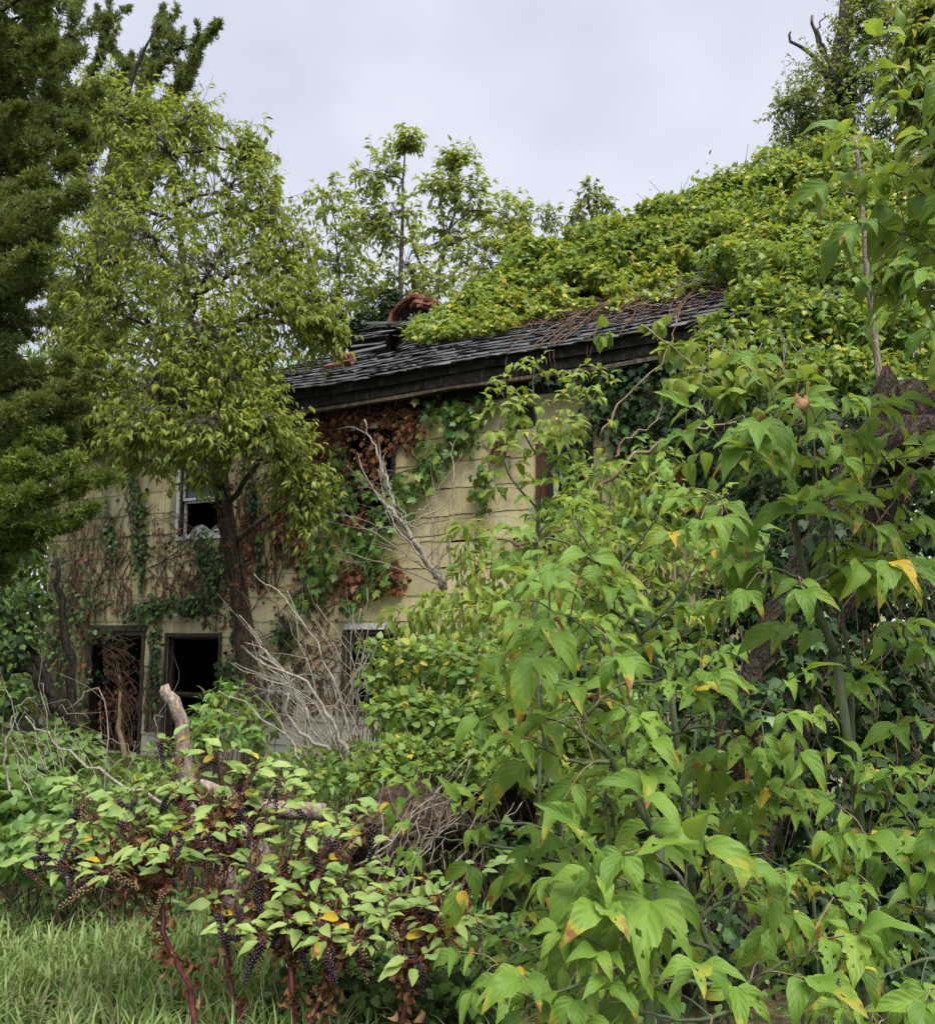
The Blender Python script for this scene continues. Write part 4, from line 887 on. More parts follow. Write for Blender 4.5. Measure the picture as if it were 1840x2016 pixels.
mass(ib, [C(1440, 1640, 4.35, 60, 90), C(1500, 1450, 4.4, 60, 90), C(1590, 1230, 4.55, 55, 80), C(1560, 1330, 4.5, 40, 60), C(1640, 1080, 4.65, 50, 80), C(1400, 1850, 4.2, 70, 80)], 'ivy', .07, 1.0, [('ivy', .75), ('vine_deep', .25)], tipdown=1.0, upmix=.5, shell=.7)
ib.finish(300)
# ------------------------------------------------------------------ creepers on the front wall
cr = Plant('dead_creeper', 'rust brown withered creeper hanging on the wall around the middle upper window', 'vine', HW(4.5, .1, 0))
wallmass(cr, [(640, 860, 45, 55), (622, 935, 32, 70), (700, 820, 60, 28), (762, 815, 70, 32), (800, 850, 36, 36), (742, 885, 34, 34), (715, 935, 40, 40), (592, 990, 22, 60), (548, 1010, 14, 90), (700, 1015, 40, 22), (690, 1150, 40, 40), (765, 1130, 35, 35), (980, 885, 22, 25), (590, 1085, 14, 60), (480, 1060, 12, 70)], 'tri', .085, [('rust', .7), ('brown', .3)], 1.2, .03, .14, 4)
cr.finish(300)
cg = Plant('creeper', 'green lobed creeper climbing the middle of the yellow wall', 'vine', HW(5.0, .1, 0))
wallmass(cg, [(870, 800, 50, 26), (905, 850, 42, 55), (850, 905, 36, 45), (690, 965, 36, 45), (650, 1010, 40, 45), (640, 1095, 42, 35), (720, 1075, 45, 38), (620, 1135, 34, 34), (700, 1185, 28, 26), (945, 790, 30, 16), (800, 950, 50, 34), (950, 960, 20, 50), (660, 900, 20, 40), (770, 1010, 40, 40), (740, 1130, 30, 30), (600, 1180, 30, 20), (1010, 840, 20, 30), (1120, 900, 36, 50), (1150, 960, 30, 40), (1080, 1000, 30, 30)], 'tri', .125, [('creeper', .7), ('vine', .3)], 1.3, .05, .22, 2)
cg.finish(300)
ci = Plant('ivy', 'dark ivy columns on the wall between the door and the vine clad trunk', 'vine', HW(2, .1, 0))
wallmass(ci, [(262, 960, 10, 70), (275, 1070, 16, 90), (400, 1085, 20, 45), (425, 1130, 20, 60), (330, 1190, 55, 20), (280, 1205, 36, 22), (215, 1060, 14, 60), (380, 1190, 36, 26), (305, 1300, 13, 90), (445, 1340, 22, 50), (497, 970, 12, 60), (510, 1080, 8, 90), (470, 1250, 16, 60), (560, 1250, 22, 30)], 'ivy', .08, [('ivy', .65), ('creeper', .35)], 1.1, .03, .12, 4)
wallmass(ci, [(480, 1000, 30, 110), (520, 1050, 34, 110), (330, 1100, 60, 90), (220, 1100, 50, 110), (600, 1200, 60, 50), (540, 1330, 60, 90), (640, 1330, 60, 80), (300, 1380, 20, 60), (400, 1130, 50, 80), (560, 1000, 30, 120), (440, 1180, 60, 60), (160, 1100, 30, 120)], 'ivy', .055, [('rust', .6), ('ivy', .4)], .16, .015, .05, 12)
ci.finish(300)
cd = Plant('ivy', 'ivy and dead stems masking the corner of the house left of the doorway', 'vine', HW(.3, .1, 0))
wallmass(cd, [(120, 1180, 26, 130), (95, 1300, 40, 100), (170, 1200, 26, 60), (110, 1400, 40, 60), (165, 1330, 14, 110), (190, 1250, 30, 18)], 'ivy', .085, [('ivy', .6), ('under', .3), ('rust', .1)], .55, .03, .3, 8)
cd.finish(200)
ct = Plant('dead_creeper', 'tattered dead creeper filling the dark doorway', 'vine', HW(1.2, -.1, 0))
wallmass(ct, [(225, 1370, 38, 105), (225, 1290, 40, 40), (250, 1400, 20, 70)], 'ivy', .08, [('rust', .6), ('ivy', .4)], .8, -.30, -.02, 9)
ct.part('stem', smooth_path([wallpt(250, 1500, .1), wallpt(235, 1440, .06), wallpt(238, 1360, .02), wallpt(230, 1300, -.03)], 12, .015), np.linspace(.05, .02, 12), 'stem_tan', 7, .2)
ct.finish(200)

# ------------------------------------------------------------------ dead wood
def log_obj(name, label, cat, path, rad, mat, k=20, rough=.07, group=None, jag=True):
    path = np.asarray(path); V, L, S, U = tube_arrays(path, rad, k, rough, True); n = len(path)
    if jag:
        for e, sgn in ((0, -1), (n-1, 1)):
            d = nrm(path[e]-path[e-sgn]); V[e*k:(e+1)*k] += d*rng.uniform(-.3, .7, (k, 1))*np.broadcast_to(rad, (n,))[e]
    V = V+.10*np.broadcast_to(rad, (n,)).repeat(k)[:, None]*np.sin(V*17+np.roll(V, 1, 1)*11); c = path[0]
    me = make_mesh(name, V-c, L, S, U, [M[mat]]); o = new_obj(name, me); o.location = c; return tag(o, label, cat, group)
lp = smooth_path(np.array([P(725, 1650, 5.1), P(800, 1620, 5.3), P(900, 1600, 5.5), P(1050, 1590, 5.8), P(1250, 1600, 6.2)]), 22)
log_obj('fallen_log', 'thick fallen log with furrowed brown bark lying over a dark hollow behind the pokeweed', 'log', lp, np.interp(np.linspace(0, 1, 22), [0, .15, 1], [.15, .205, .24]), 'bark_log', 28, .08)
lt = smooth_path(np.array([P(1395, 2010, 4.5), P(1430, 1660, 4.6), P(1500, 1450, 4.7), P(1565, 1260, 4.8), P(1650, 1080, 4.9), P(1765, 880, 5.0), P(1800, 800, 5.0)]), 30)
log_obj('leaning_trunk', 'massive leaning broken trunk with splintered brown top among the ivy', 'trunk', lt, np.interp(np.linspace(0, 1, 30), [0, .5, .8, 1], [.24, .19, .2, .24]), 'bark_trunk', 26, .1)
lb = smooth_path(np.array([P(1745, 885, 4.75), P(1800, 870, 4.5), P(1880, 860, 4.3)]), 8); log_obj('broken_limb', 'stub of torn brown limb jutting out beside the broken trunk top', 'limb', lb, .13, 'bark_trunk', 18, .1)
st = smooth_path(np.array([P(323, 1357, 4.9), P(343, 1385, 4.9), P(357, 1420, 4.9), P(361, 1480, 4.9), P(374, 1560, 4.9), P(390, 1660, 4.85)]), 18, .003)
log_obj('dead_limb', 'bleached dead limb sticking up in front of the dark ground floor window', 'limb', st, np.interp(np.linspace(0, 1, 18), [0, .1, 1], [.03, .035, .05]), 'deadwood', 12, .08)
l2 = smooth_path(np.array([P(372, 1575, 4.6), P(400, 1640, 4.6), P(440, 1700, 4.5), P(470, 1800, 4.4)]), 12); log_obj('dead_log', 'broad pale slab of weathered wood leaning down among the pokeweed leaves', 'log', l2, np.linspace(.05, .075, 12), 'deadwood', 12, .12)
l3 = smooth_path(np.array([P(395, 1548, 4.7), P(450, 1570, 4.75), P(520, 1592, 4.8), P(640, 1600, 4.9)]), 12); log_obj('dead_log', 'pale barkless log lying level behind the upper pokeweed leaves', 'log', l3, np.linspace(.035, .05, 12), 'deadwood', 12, .1)
l4 = smooth_path(np.array([P(455, 1570, 4.5), P(470, 1620, 4.5), P(505, 1680, 4.4), P(520, 1760, 4.3)]), 12); log_obj('dead_log', 'grey split log slanting down from the pale barkless one', 'log', l4, np.linspace(.04, .06, 12), 'deadwood', 12, .12)
pl_ = smooth_path(np.array([P(1682, 268, 7.6), P(1690, 330, 7.6), P(1700, 450, 7.6), P(1706, 540, 7.6), P(1722, 660, 7.6), P(1735, 800, 7.5), P(1745, 1000, 7.5)]), 18, .006)
pole = Plant('dead_sapling', 'thin bare pale dead stem standing against the vine thicket', 'sapling', P(1745, 1000, 7.5)); pole.part('stem', pl_, np.linspace(.018, .034, 18), 'deadwood', 7); pole.part('snag', pxpath([(1692, 375), (1682, 383), (1665, 378)], 7.6), [.016, .014, .008], 'deadwood', 5); pole.finish(0)

def brush(name, label, stems, mat='twig', side=0, sub=3, group=None):
    base = P(*stems[0][0][0], stems[0][1]); p = Plant(name, label, 'brush', base, group)
    for pts, Y, r0 in stems:
        q = smooth_path(pxpath(pts, Y), 4*len(pts), .012); p.part('stem', q, np.linspace(r0, r0*.35, len(q)), mat if rng.random() < .85 else 'twig_brown', 6)
        for k in range(sub):
            i = int(rng.integers(len(q)//3, len(q)-1)); d = nrm(nrm(q[i]-q[i-1])+rng.normal(0, .55, 3)); ln = rng.uniform(.15, .5)
            p.twig(smooth_path([q[i], q[i]+d*ln*.5+rng.normal(0, .02, 3), q[i]+d*ln+rng.normal(0, .06, 3)], 7), r0*.35, r0*.12, mat)
    return p.finish(0)
S = [([(877, 1163), (854, 1126), (811, 1060), (770, 1005), (738, 975)], 8.6, .04), ([(777, 1000), (766, 952), (746, 903), (728, 860), (717, 826)], 8.6, .018), ([(877, 1163), (885, 1080), (893, 1000), (890, 930), (885, 870)], 8.6, .014)]
for k in range(26):
    a = rng.uniform(0, 1); x0, y0 = 877-a*120, 1163-a*170; x1, y1 = rng.uniform(650, 1010), rng.uniform(890, 1090); S.append(([(x0, y0), ((x0+x1)/2+rng.uniform(-30, 30), (y0+y1)/2+rng.uniform(-30, 10)), (x1, y1)], 8.6+rng.uniform(-.5, .5), rng.uniform(.005, .010)))
brush('dead_branch', 'forked grey dead branch with bare twigs reaching up in front of the creepers', S, 'twig', sub=3)
S = []
for k in range(44):
    x0, y0 = rng.uniform(600, 720), rng.uniform(1450, 1540); x1, y1 = rng.uniform(450, 740), rng.uniform(1130, 1440); mx, my = (x0+x1)/2+rng.uniform(-10, 60), (y0+y1)/2+rng.uniform(-50, 40)
    S.append(([(x0, y0), (mx, my), (x1, y1)], rng.uniform(6.3, 8.2), rng.uniform(.003, .010)))
S += [([(690, 1500), (665, 1440), (600, 1350), (510, 1290)], 6.2, .018), ([(650, 1480), (580, 1430), (560, 1370), (575, 1320)], 6.3, .014), ([(620, 1540), (550, 1440), (430, 1360)], 6.3, .010), ([(700, 1490), (640, 1300), (560, 1180), (500, 1130)], 6.6, .011)]
brush('dead_brush', 'tangle of bare tan stems heaped before the foot of the wall', S, 'twig', sub=2)
S = []
for k in range(22):
    x0, y0 = rng.uniform(20, 330), rng.uniform(1520, 1620); x1, y1 = x0-rng.uniform(-60, 160), rng.uniform(1370, 1480); S.append(([(x0, y0), ((x0+x1)/2+rng.uniform(-40, 40), min(y0, y1)+rng.uniform(-20, 50)), (x1, y1+rng.uniform(-10, 40))], rng.uniform(5.2, 6.4), rng.uniform(.002, .005)))
S += [([(330, 1590), (220, 1530), (120, 1470), (50, 1410)], 5.6, .012), ([(20, 1560), (10, 1470), (30, 1400), (70, 1370)], 5.8, .009)]
brush('dead_brush', 'loose arching dry stems over the green undergrowth at the house corner', S, 'twig', sub=1)
S = []
for k in range(22):
    x0, y0 = rng.uniform(690, 900), rng.uniform(1700, 1790); x1, y1 = x0+rng.uniform(-30, 220), rng.uniform(1490, 1620); S.append(([(x0, y0), ((x0+x1)/2+rng.uniform(-20, 10), (y0+y1)/2), (x1, y1)], rng.uniform(4.5, 5.0), rng.uniform(.003, .007)))
brush('dead_brush', 'thin dry stalks slanting up across the fallen log', S, 'twig', sub=1)
S = [([(1180, 860), (1230, 780), (1310, 700), (1330, 620)], 6.8, .010), ([(1210, 900), (1230, 860), (1290, 830), (1300, 790)], 6.8, .010), ([(1110, 1030), (1230, 920), (1340, 850), (1450, 830)], 4.9, .013), ([(950, 1050), (1010, 1065), (1080, 1050), (1200, 1000)], 5.0, .012), ([(1260, 640), (1330, 690), (1420, 760)], 6.5, .008), ([(1500, 760), (1440, 700), (1370, 640)], 6.5, .008)]
brush('bare_cane', 'long bare tan canes arching out of the leaves below the eaves', S, 'stem_tan', sub=1)
s_ = Plant('shrub', 'dark bare limbed shrub leaning against the corner of the house', 'shrub', base_of(P(130, 1450, 10)))
for pts in ([(140, 1440), (90, 1340), (30, 1240), (-20, 1160)], [(110, 1400), (60, 1320), (-10, 1330)], [(150, 1450), (130, 1250), (110, 1100)]): s_.part('stem', smooth_path(pxpath(pts, 10), 12, .02), np.linspace(.06, .025, 12), 'bark_dark', 7)
mass(s_, [C(0, 1380, 9.6, 60, 50), C(30, 1270, 10, 50, 60), C(-20, 1180, 10, 60, 60), C(60, 1190, 10.5, 40, 50), C(20, 1080, 11, 60, 60)], 'heart', .09, .55, [('ivy', .5), ('under', .5)], shell=.2); s_.finish(200)
hz = Plant('hedge_tree', 'dark leafy tree filling the gap left of the house corner', 'tree', base_of(P(0, 1300, 19)))
mass(hz, [C(-40, 1150, 19, 110, 140), C(60, 950, 19, 120, 140), C(-80, 800, 19, 130, 160), C(150, 820, 18.5, 90, 110), C(60, 1330, 18, 110, 90), C(60, 1150, 17.5, 60, 130), C(20, 1050, 17.5, 60, 90)], 'small', .15, 1.1, [('vine_deep', .6), ('cherry', .4)], shell=.4); hz.finish(0)

# ------------------------------------------------------------------ undergrowth and shrubs
def shrub(label, clumps, key, size, cov, mats, group=None, name='shrub', cat='shrub', n=300, shell=.25, tipdown=.35, stems=10, smat='twig_brown', jit=.6):
    c0 = clumps[0][0]; b = base_of(np.mean([c[0] for c in clumps], 0)); p = Plant(name, label, cat, b, group); mass(p, clumps, key, size, cov, mats, shell=shell, tipdown=tipdown, jit=jit)
    for c, r in clumps:
        for k in range(stems):
            e = c+rball(1, .5)[0]*r*1.05; a = base_of(c+rng.normal(0, .1, 3)); p.twig(smooth_path([a, (a+e)/2+rng.normal(0, .06, 3), e], 8), .006, .002, smat)
    return p.finish(n)
shrub('mounded bush of small rounded leaves at the foot of the house corner', [C(40, 1500, 6.6, 90, 55), C(140, 1475, 7, 70, 45), C(-30, 1580, 6, 80, 70), C(90, 1580, 6, 90, 60)], 'heart', .066, .8, [('under', 1)])
shrub('low leafy bush before the dark doorway', [C(230, 1540, 6.2, 80, 50), C(300, 1570, 6, 70, 50), C(190, 1620, 5.6, 90, 60), C(330, 1490, 7, 50, 30)], 'small', .075, .9, [('under', 1)])
shrub('dark green bush between the grass and the drooping pokeweed boughs', [C(50, 1670, 5.2, 100, 50), C(160, 1690, 5.2, 90, 50), C(270, 1680, 5.2, 90, 50)], 'heart', .06, .9, [('under', .8), ('vine_deep', .2)])
shrub('young seven leaved seedlings bushing up beside the bleached dead limb', [C(415, 1400, 7.5, 36, 34), C(455, 1370, 8, 40, 30), C(430, 1440, 6.6, 50, 30), C(500, 1430, 7, 50, 36), C(390, 1450, 6.4, 30, 30)], 'small', .10, 1.0, [('under', .7), ('vine', .3)])
shrub('low green bush under the tangle of bare stems', [C(560, 1510, 6.4, 60, 26), C(650, 1540, 6, 60, 26), C(700, 1500, 6.2, 40, 40), C(620, 1490, 6.8, 60, 20)], 'small', .07, .9, [('under', .6), ('vine', .4)])
LM = [('maple_far', .75), ('vine', .25)]
shrub('light green shrub crowding the wall below the forked dead branch', [C(960, 1130, 8, 80, 60), C(1060, 1080, 7.6, 70, 70), C(880, 1200, 7.6, 80, 45), C(1000, 1220, 7.2, 110, 60), C(800, 1215, 7.6, 50, 30), C(920, 1060, 8.2, 50, 45)], 'cherry', .135, 1.0, LM, tipdown=.7)
shrub('yellowish green shrub of pointed leaves beneath the right upper window', [C(1120, 1150, 6.6, 90, 70), C(1200, 1060, 6.6, 90, 80), C(1280, 1000, 6.4, 80, 70), C(1180, 950, 6.8, 70, 60), C(1290, 900, 6.6, 60, 45), C(1240, 1180, 6.2, 90, 70), C(1320, 1110, 6.2, 80, 80)], 'cherry', .125, 1.0, [('maple_far', .6), ('vine', .2), ('under', .2)], tipdown=.7)
shrub('broad shrub of small trailing leaves in front of the low window', [C(760, 1330, 6.8, 60, 40), C(840, 1300, 6.6, 80, 50), C(930, 1320, 6.3, 90, 60), C(800, 1400, 6.1, 80, 50), C(900, 1420, 5.9, 100, 60), C(1010, 1400, 5.9, 90, 80), C(740, 1270, 7.2, 40, 16)], 'heart', .062, .9, [('vine', .6), ('under', .35), ('vine_yel', .05)], jit=.9, shell=.15)
shrub('leafy vine bush spilling over the top of the fallen log', [C(780, 1490, 5.6, 80, 40), C(870, 1500, 5.5, 90, 45), C(960, 1500, 5.4, 90, 50), C(1060, 1500, 5.4, 90, 60), C(740, 1530, 5.4, 50, 40), C(1130, 1430, 5.4, 90, 80), C(1150, 1570, 5.0, 80, 80)], 'tri', .06, .9, [('vine', .65), ('under', .27), ('vine_yel', .08)], jit=.9, shell=.15)
shrub('dark leafed bush in the shade behind the middle saplings', [C(1180, 1300, 5.6, 110, 80), C(1300, 1260, 5.4, 110, 80), C(1280, 1420, 5.0, 110, 90), C(1380, 1500, 4.8, 90, 90), C(1260, 1600, 4.6, 100, 100), C(1150, 1720, 4.6, 100, 80), C(1030, 1680, 4.8, 80, 60)], 'heart', .075, .85, [('under', .5), ('ivy', .5)], shell=.4)
shrub('low dark ground bush under the lower pokeweed branches', [C(640, 1930, 4.0, 90, 50), C(740, 1940, 4.0, 90, 60), C(850, 1940, 3.9, 90, 60), C(950, 1930, 3.8, 80, 60), C(560, 1960, 4.1, 60, 30), C(900, 1850, 4.3, 90, 60), C(1050, 1880, 3.9, 90, 80)], 'heart', .045, .6, [('under', .6), ('ivy', .4)], shell=.2)
shrub('clump of heart shaped bright leaves hanging from a dark twig under the eaves', [C(1330, 690, 7, 40, 22), C(1390, 740, 7, 45, 22), C(1450, 700, 7, 40, 20), C(1330, 760, 6.8, 36, 18), C(1440, 780, 6.8, 40, 22), C(1480, 740, 6.8, 40, 20), C(1190, 660, 8, 20, 16), C(1290, 640, 8, 22, 14)], 'heart', .14, 1.0, [('vine', 1)], tipdown=.9, stems=0)

# ground cover and grass
n = 26000; gx = rng.uniform(-5.5, 5.5, n); gy = rng.uniform(2.9, 12, n); pos = np.stack((gx, gy, gz(gx, gy)+rng.uniform(0, .14, n)), 1)
pos = pos[~((gx < -.75+.1*np.sin(gy*5)) & (gy < 5.0))]; n = len(pos); b = MB(); R = frames(nrm(rng.normal(0, 1, (n, 3))*np.array((1, 1, .3))), nrm(np.array((0, -.2, 1.0))+rng.normal(0, .4, (n, 3))))*rng.uniform(.03, .06, n)[:, None, None]
q = rng.random(n) < .55; b.inst(T['heart'][1][0], R[q], pos[q], M['under']); b.inst(T['ivy'][1][0], R[~q], pos[~q], M['ivy']); o = b.build('ground_cover', None); o['kind'] = 'stuff'
def blade(seed):
    r = np.random.default_rng(seed); n = 6; V = []; F = []; U = []; bend = r.uniform(1.2, 2.6); x = r.normal(0, .08)
    y = z = 0.0
    for i in range(n+1):
        t = i/n; wv = .026*(1-t**1.6)+.001; V += [(-wv, y, z), (0, y-.3*wv, z-.2*wv), (wv, y, z)]; U += [(.4, t), (.5, t), (.6, t)]; a = bend*t**1.5; y += math.sin(a)/n; z += math.cos(a)/n
    for i in range(n): a = 3*i; F += [(a, a+1, a+4, a+3), (a+1, a+2, a+5, a+4)]
    return tmpl(V, F, U)
BL = [blade(k) for k in range(5)]
b = MB()
tuft = np.stack((rng.uniform(-3.4, .15, 1500), rng.uniform(2.6, 6.0, 1500)), 1); tuft = tuft[(tuft[:, 0] < -.55+.25*rng.normal(size=len(tuft))) & (tuft[:, 1] < 5.2+rng.normal(0, .3, len(tuft)))]
for k, t in enumerate(BL):
    sel = tuft[k::5]; m = 16; n = len(sel)*m; xy = np.repeat(sel, m, 0)+rng.normal(0, .035, (n, 2)); az = rng.random(n)*6.283; ln = rng.uniform(.08, .28, n)
    tilt = rng.normal(0, .45, n); ca, sa = np.cos(az), np.sin(az); ct, st_ = np.cos(tilt), np.sin(tilt); Rz = np.zeros((n, 3, 3)); Rz[:, 0, 0] = ca; Rz[:, 0, 1] = -sa; Rz[:, 1, 0] = sa; Rz[:, 1, 1] = ca; Rz[:, 2, 2] = 1
    Rx = np.zeros((n, 3, 3)); Rx[:, 0, 0] = 1; Rx[:, 1, 1] = ct; Rx[:, 1, 2] = -st_; Rx[:, 2, 1] = st_; Rx[:, 2, 2] = ct; sc = np.stack((np.ones(n)*.22/ln*rng.uniform(.8, 1.7, n)*1.2, np.ones(n), np.ones(n)), 1)
    b.inst(t, (Rz@Rx)*sc[:, None, :]*ln[:, None, None], np.concatenate((xy, gz(xy[:, 0], xy[:, 1])[:, None]-.01), 1), M['grass'])
sel = tuft[::3]; b2 = MB()
n = len(sel)*3; xy = np.repeat(sel, 3, 0)+rng.normal(0, .06, (n, 2)); R = frames(nrm(rng.normal(0, 1, (n, 3))*np.array((1, 1, .35))), nrm(np.array((0, -.3, 1.0))+rng.normal(0, .4, (n, 3))))*rng.uniform(.025, .055, n)[:, None, None]
b.inst(T['small'][1][0], R, np.concatenate((xy, gz(xy[:, 0], xy[:, 1])[:, None]+rng.uniform(.04, .2, (n, 1))), 1), M['under'])
for q in range(500):
    p = np.array((*sel[q % len(sel)], 0))+rng.normal(0, .08, 3)*np.array((1, 1, 0)); p[2] = gz(p[0], p[1]); e = p+np.array((rng.normal(0, .14), rng.normal(0, .14), rng.uniform(.12, .4))); b.tube([p, (p+e)/2+np.array((0, 0, .05)), e], [.0014, .0012, .0007], M['stem_tan'], 3, 0, False)
o = b.build('grass', None); o['kind'] = 'stuff'

# ------------------------------------------------------------------ pokeweed
def ico():
    bm = bmesh.new(); bmesh.ops.create_icosphere(bm, subdivisions=1, radius=1); v = np.array([x.co[:] for x in bm.verts]); f = [[q.index for q in x.verts] for x in bm.faces]; bm.free(); return tmpl(v, f, v[:, :2])
ICO = ico()
def raceme(seed, ripe):
    r = np.random.default_rng(seed); b = MB(); n = 46; ax = smooth_path([(0, 0, 0), (.03, 0, -.4), (.10, 0, -1.0)], 9); b.tube(ax, np.linspace(.022, .012, 9), M['poke_stem'], 5)
    for k in range(n):
        t = .16+.84*(k/n)**.9; i = min(int(t*8), 7); p = ax[i]+(ax[i+1]-ax[i])*(t*8-i); th = k*2.4; rr = .08*(1.15-.6*t); c = p+np.array((math.cos(th), math.sin(th), -.15))*rr; s = .042*(1.1-.55*t*(1 if ripe < .9 else .4))
        q = t+r.normal(0, .12); m = M['berry'] if q < ripe else M['berry_red'] if q < ripe+.35 else M['berry_green']
        b.inst(ICO, np.eye(3)[None]*np.array((s, s, s*.85)), c[None], m)
    return make_mesh('berry_cluster', np.concatenate(b.V), np.concatenate(b.L), np.concatenate(b.S), None, b.mats, np.concatenate(b.MI))
RC = [raceme(1, 1.3), raceme(2, 1.2), raceme(3, .8), raceme(4, .35), raceme(5, -.1)]; RP = np.array([.3, .25, .2, .17, .08])
def poke(label, base_px, Yb, fork, tips):
    g0 = P(base_px[0], base_px[1], Yb); b = np.array((g0[0], g0[1], float(gz(g0[0], g0[1]))-.02)); p = Plant('pokeweed', label, 'pokeweed', b, 'pokeweed plants along the grass')
    f = pxpath([q[:2] for q in fork], [q[2] for q in fork]); main = smooth_path(np.concatenate(([b], f)), 14, .008); p.part('stem', main, np.linspace(.0125, .007, 14), 'poke_stem', 9, .08)
    tips = list(tips)+[(x+rng.normal(0, 34), y+rng.normal(-12, 38), Y+rng.normal(0, .12)) for x, y, Y in tips]
    for (x, y, Y) in tips:
        e = P(x, y, Y); i = int(rng.integers(5, 14)); i = 13-int(abs(rng.normal(0, 3))) % 9; a = main[i]; path = smooth_path([a, (a+e)/2+np.array((0, 0, -.02))+rng.normal(0, .02, 3), e], 12, .006); p.part('branch', path, np.linspace(.0048, .0022, 12), 'poke_stem', 6)
        k = int(rng.integers(6, 11)); t = rng.uniform(.35, 1.0, k); t[:5] = rng.uniform(.85, 1, 5); idx = np.clip((t*11).astype(int), 0, 10); lp = path[idx]+(path[idx+1]-path[idx])*((t*11-idx)[:, None])
        az = rng.random(k)*6.283; d = np.stack((np.cos(az), np.sin(az), rng.normal(.05, .3, k)), 1); d = nrm(d+.5*nrm(path[-1]-path[-3])); pet = .03+.02*rng.random(k)
        lq = lp+d*pet[:, None]; up = nrm(np.array((0, -.45, 1.0))+rng.normal(0, .3, (k, 3))); p.leaves('poke', lq, nrm(d+np.array((0, 0, -.12))), up, rng.uniform(.045, .10, k), [('poke', .97), ('yellow', .03)])
        for u, v in zip(lp, lq): p.twig([u, (u+v)/2+np.array((0, 0, .003)), v], .0018, .0014, 'poke_stem', 3)
        for q in range(int(rng.choice((0, 1, 1, 1, 2)))):
            c = path[int(rng.integers(7, 12))]; o = bpy.data.objects.new('berry_cluster', RC[rng.choice(5, p=RP)]); COL.objects.link(o); o.parent = p.o; s = rng.uniform(.10, .165)
            m = rot(rng.normal(0, .45), rng.normal(.5, .5), rng.random()*6.283)*s; mm = np.eye(4); mm[:3, :3] = m; mm[:3, 3] = c-p.b+np.array((rng.normal(0, .02), -.07, rng.uniform(-.02, .03))); o.matrix_basis = Matrix(mm.tolist())
        kk = int(rng.integers(12, 22)); i2 = rng.integers(0, 9, kk); lp = path[i2]; p.leaves('curl', lp+rng.normal(0, .015, (kk, 3)), nrm(np.array((0, 0, -1.0))+rng.normal(0, .3, (kk, 3))), rng.normal(size=(kk, 3)), rng.uniform(.03, .075, kk), [('brown', .8), ('rust', .2)])
    kk = 80; i2 = rng.integers(4, 14, kk); p.leaves('curl', main[i2]+rng.normal(0, .025, (kk, 3)), nrm(np.array((0, 0, -1.0))+rng.normal(0, .35, (kk, 3))), rng.normal(size=(kk, 3)), rng.uniform(.03, .08, kk), [('brown', .85), ('rust', .15)])
    return p.finish(300)
poke('big pokeweed on the grass with a thick magenta stem and boughs of black berries', (395, 2010), 3.62, [(380, 1975, 3.62), (325, 1850, 3.65), (312, 1760, 3.7), (300, 1690, 3.75)], [(90, 1680, 3.6), (30, 1700, 3.6), (180, 1645, 3.65), (250, 1615, 3.7), (130, 1700, 3.5), (200, 1700, 3.5), (60, 1640, 3.7), (270, 1690, 3.6), (340, 1700, 3.55), (230, 1570, 3.8), (330, 1640, 3.7), (390, 1690, 3.6), (290, 1560, 3.8), (150, 1580, 3.9)])
poke('pokeweed with upright tips and hanging berries around the bleached limb', (500, 2050), 3.75, [(470, 1990, 3.75), (440, 1850, 3.85), (425, 1700, 3.95), (420, 1620, 4.0)], [(380, 1490, 4.1), (450, 1475, 4.1), (520, 1500, 4.1), (340, 1530, 4.1), (400, 1560, 4.0), (550, 1530, 4.1), (470, 1580, 4.0), (530, 1600, 4.0), (440, 1640, 3.9), (310, 1600, 3.9), (360, 1620, 3.8), (580, 1560, 4.1)])
poke('pokeweed with crossed magenta stems and paler leaves near the log', (580, 2060), 3.6, [(578, 1990, 3.6), (570, 1880, 3.7), (560, 1800, 3.8), (555, 1730, 3.9)], [(480, 1760, 3.75), (560, 1720, 3.8), (640, 1700, 3.8), (500, 1690, 3.85), (610, 1640, 4.0), (680, 1620, 4.1), (560, 1660, 3.9), (620, 1770, 3.7), (460, 1830, 3.6), (520, 1850, 3.55), (430, 1780, 3.7), (680, 1590, 4.2), (720, 1600, 4.2), (590, 1820, 3.6)])
poke('pokeweed with slender twin stems under the fallen log', (600, 2090), 3.5, [(610, 2010, 3.5), (650, 1920, 3.55), (680, 1850, 3.6), (690, 1800, 3.7)], [(640, 1850, 3.5), (700, 1760, 3.75), (740, 1810, 3.6), (680, 1720, 3.9), (760, 1740, 3.8), (600, 1760, 3.7), (720, 1860, 3.5), (660, 1790, 3.65)])
poke('pokeweed at the edge of the box elder leaves with dark purple clusters', (800, 2080), 3.5, [(795, 2010, 3.5), (800, 1920, 3.55), (820, 1850, 3.6), (825, 1790, 3.7)], [(790, 1760, 3.75), (850, 1800, 3.6), (900, 1770, 3.7), (760, 1800, 3.6), (830, 1730, 3.85), (880, 1840, 3.5), (930, 1810, 3.6), (720, 1790, 3.7), (790, 1840, 3.5)])

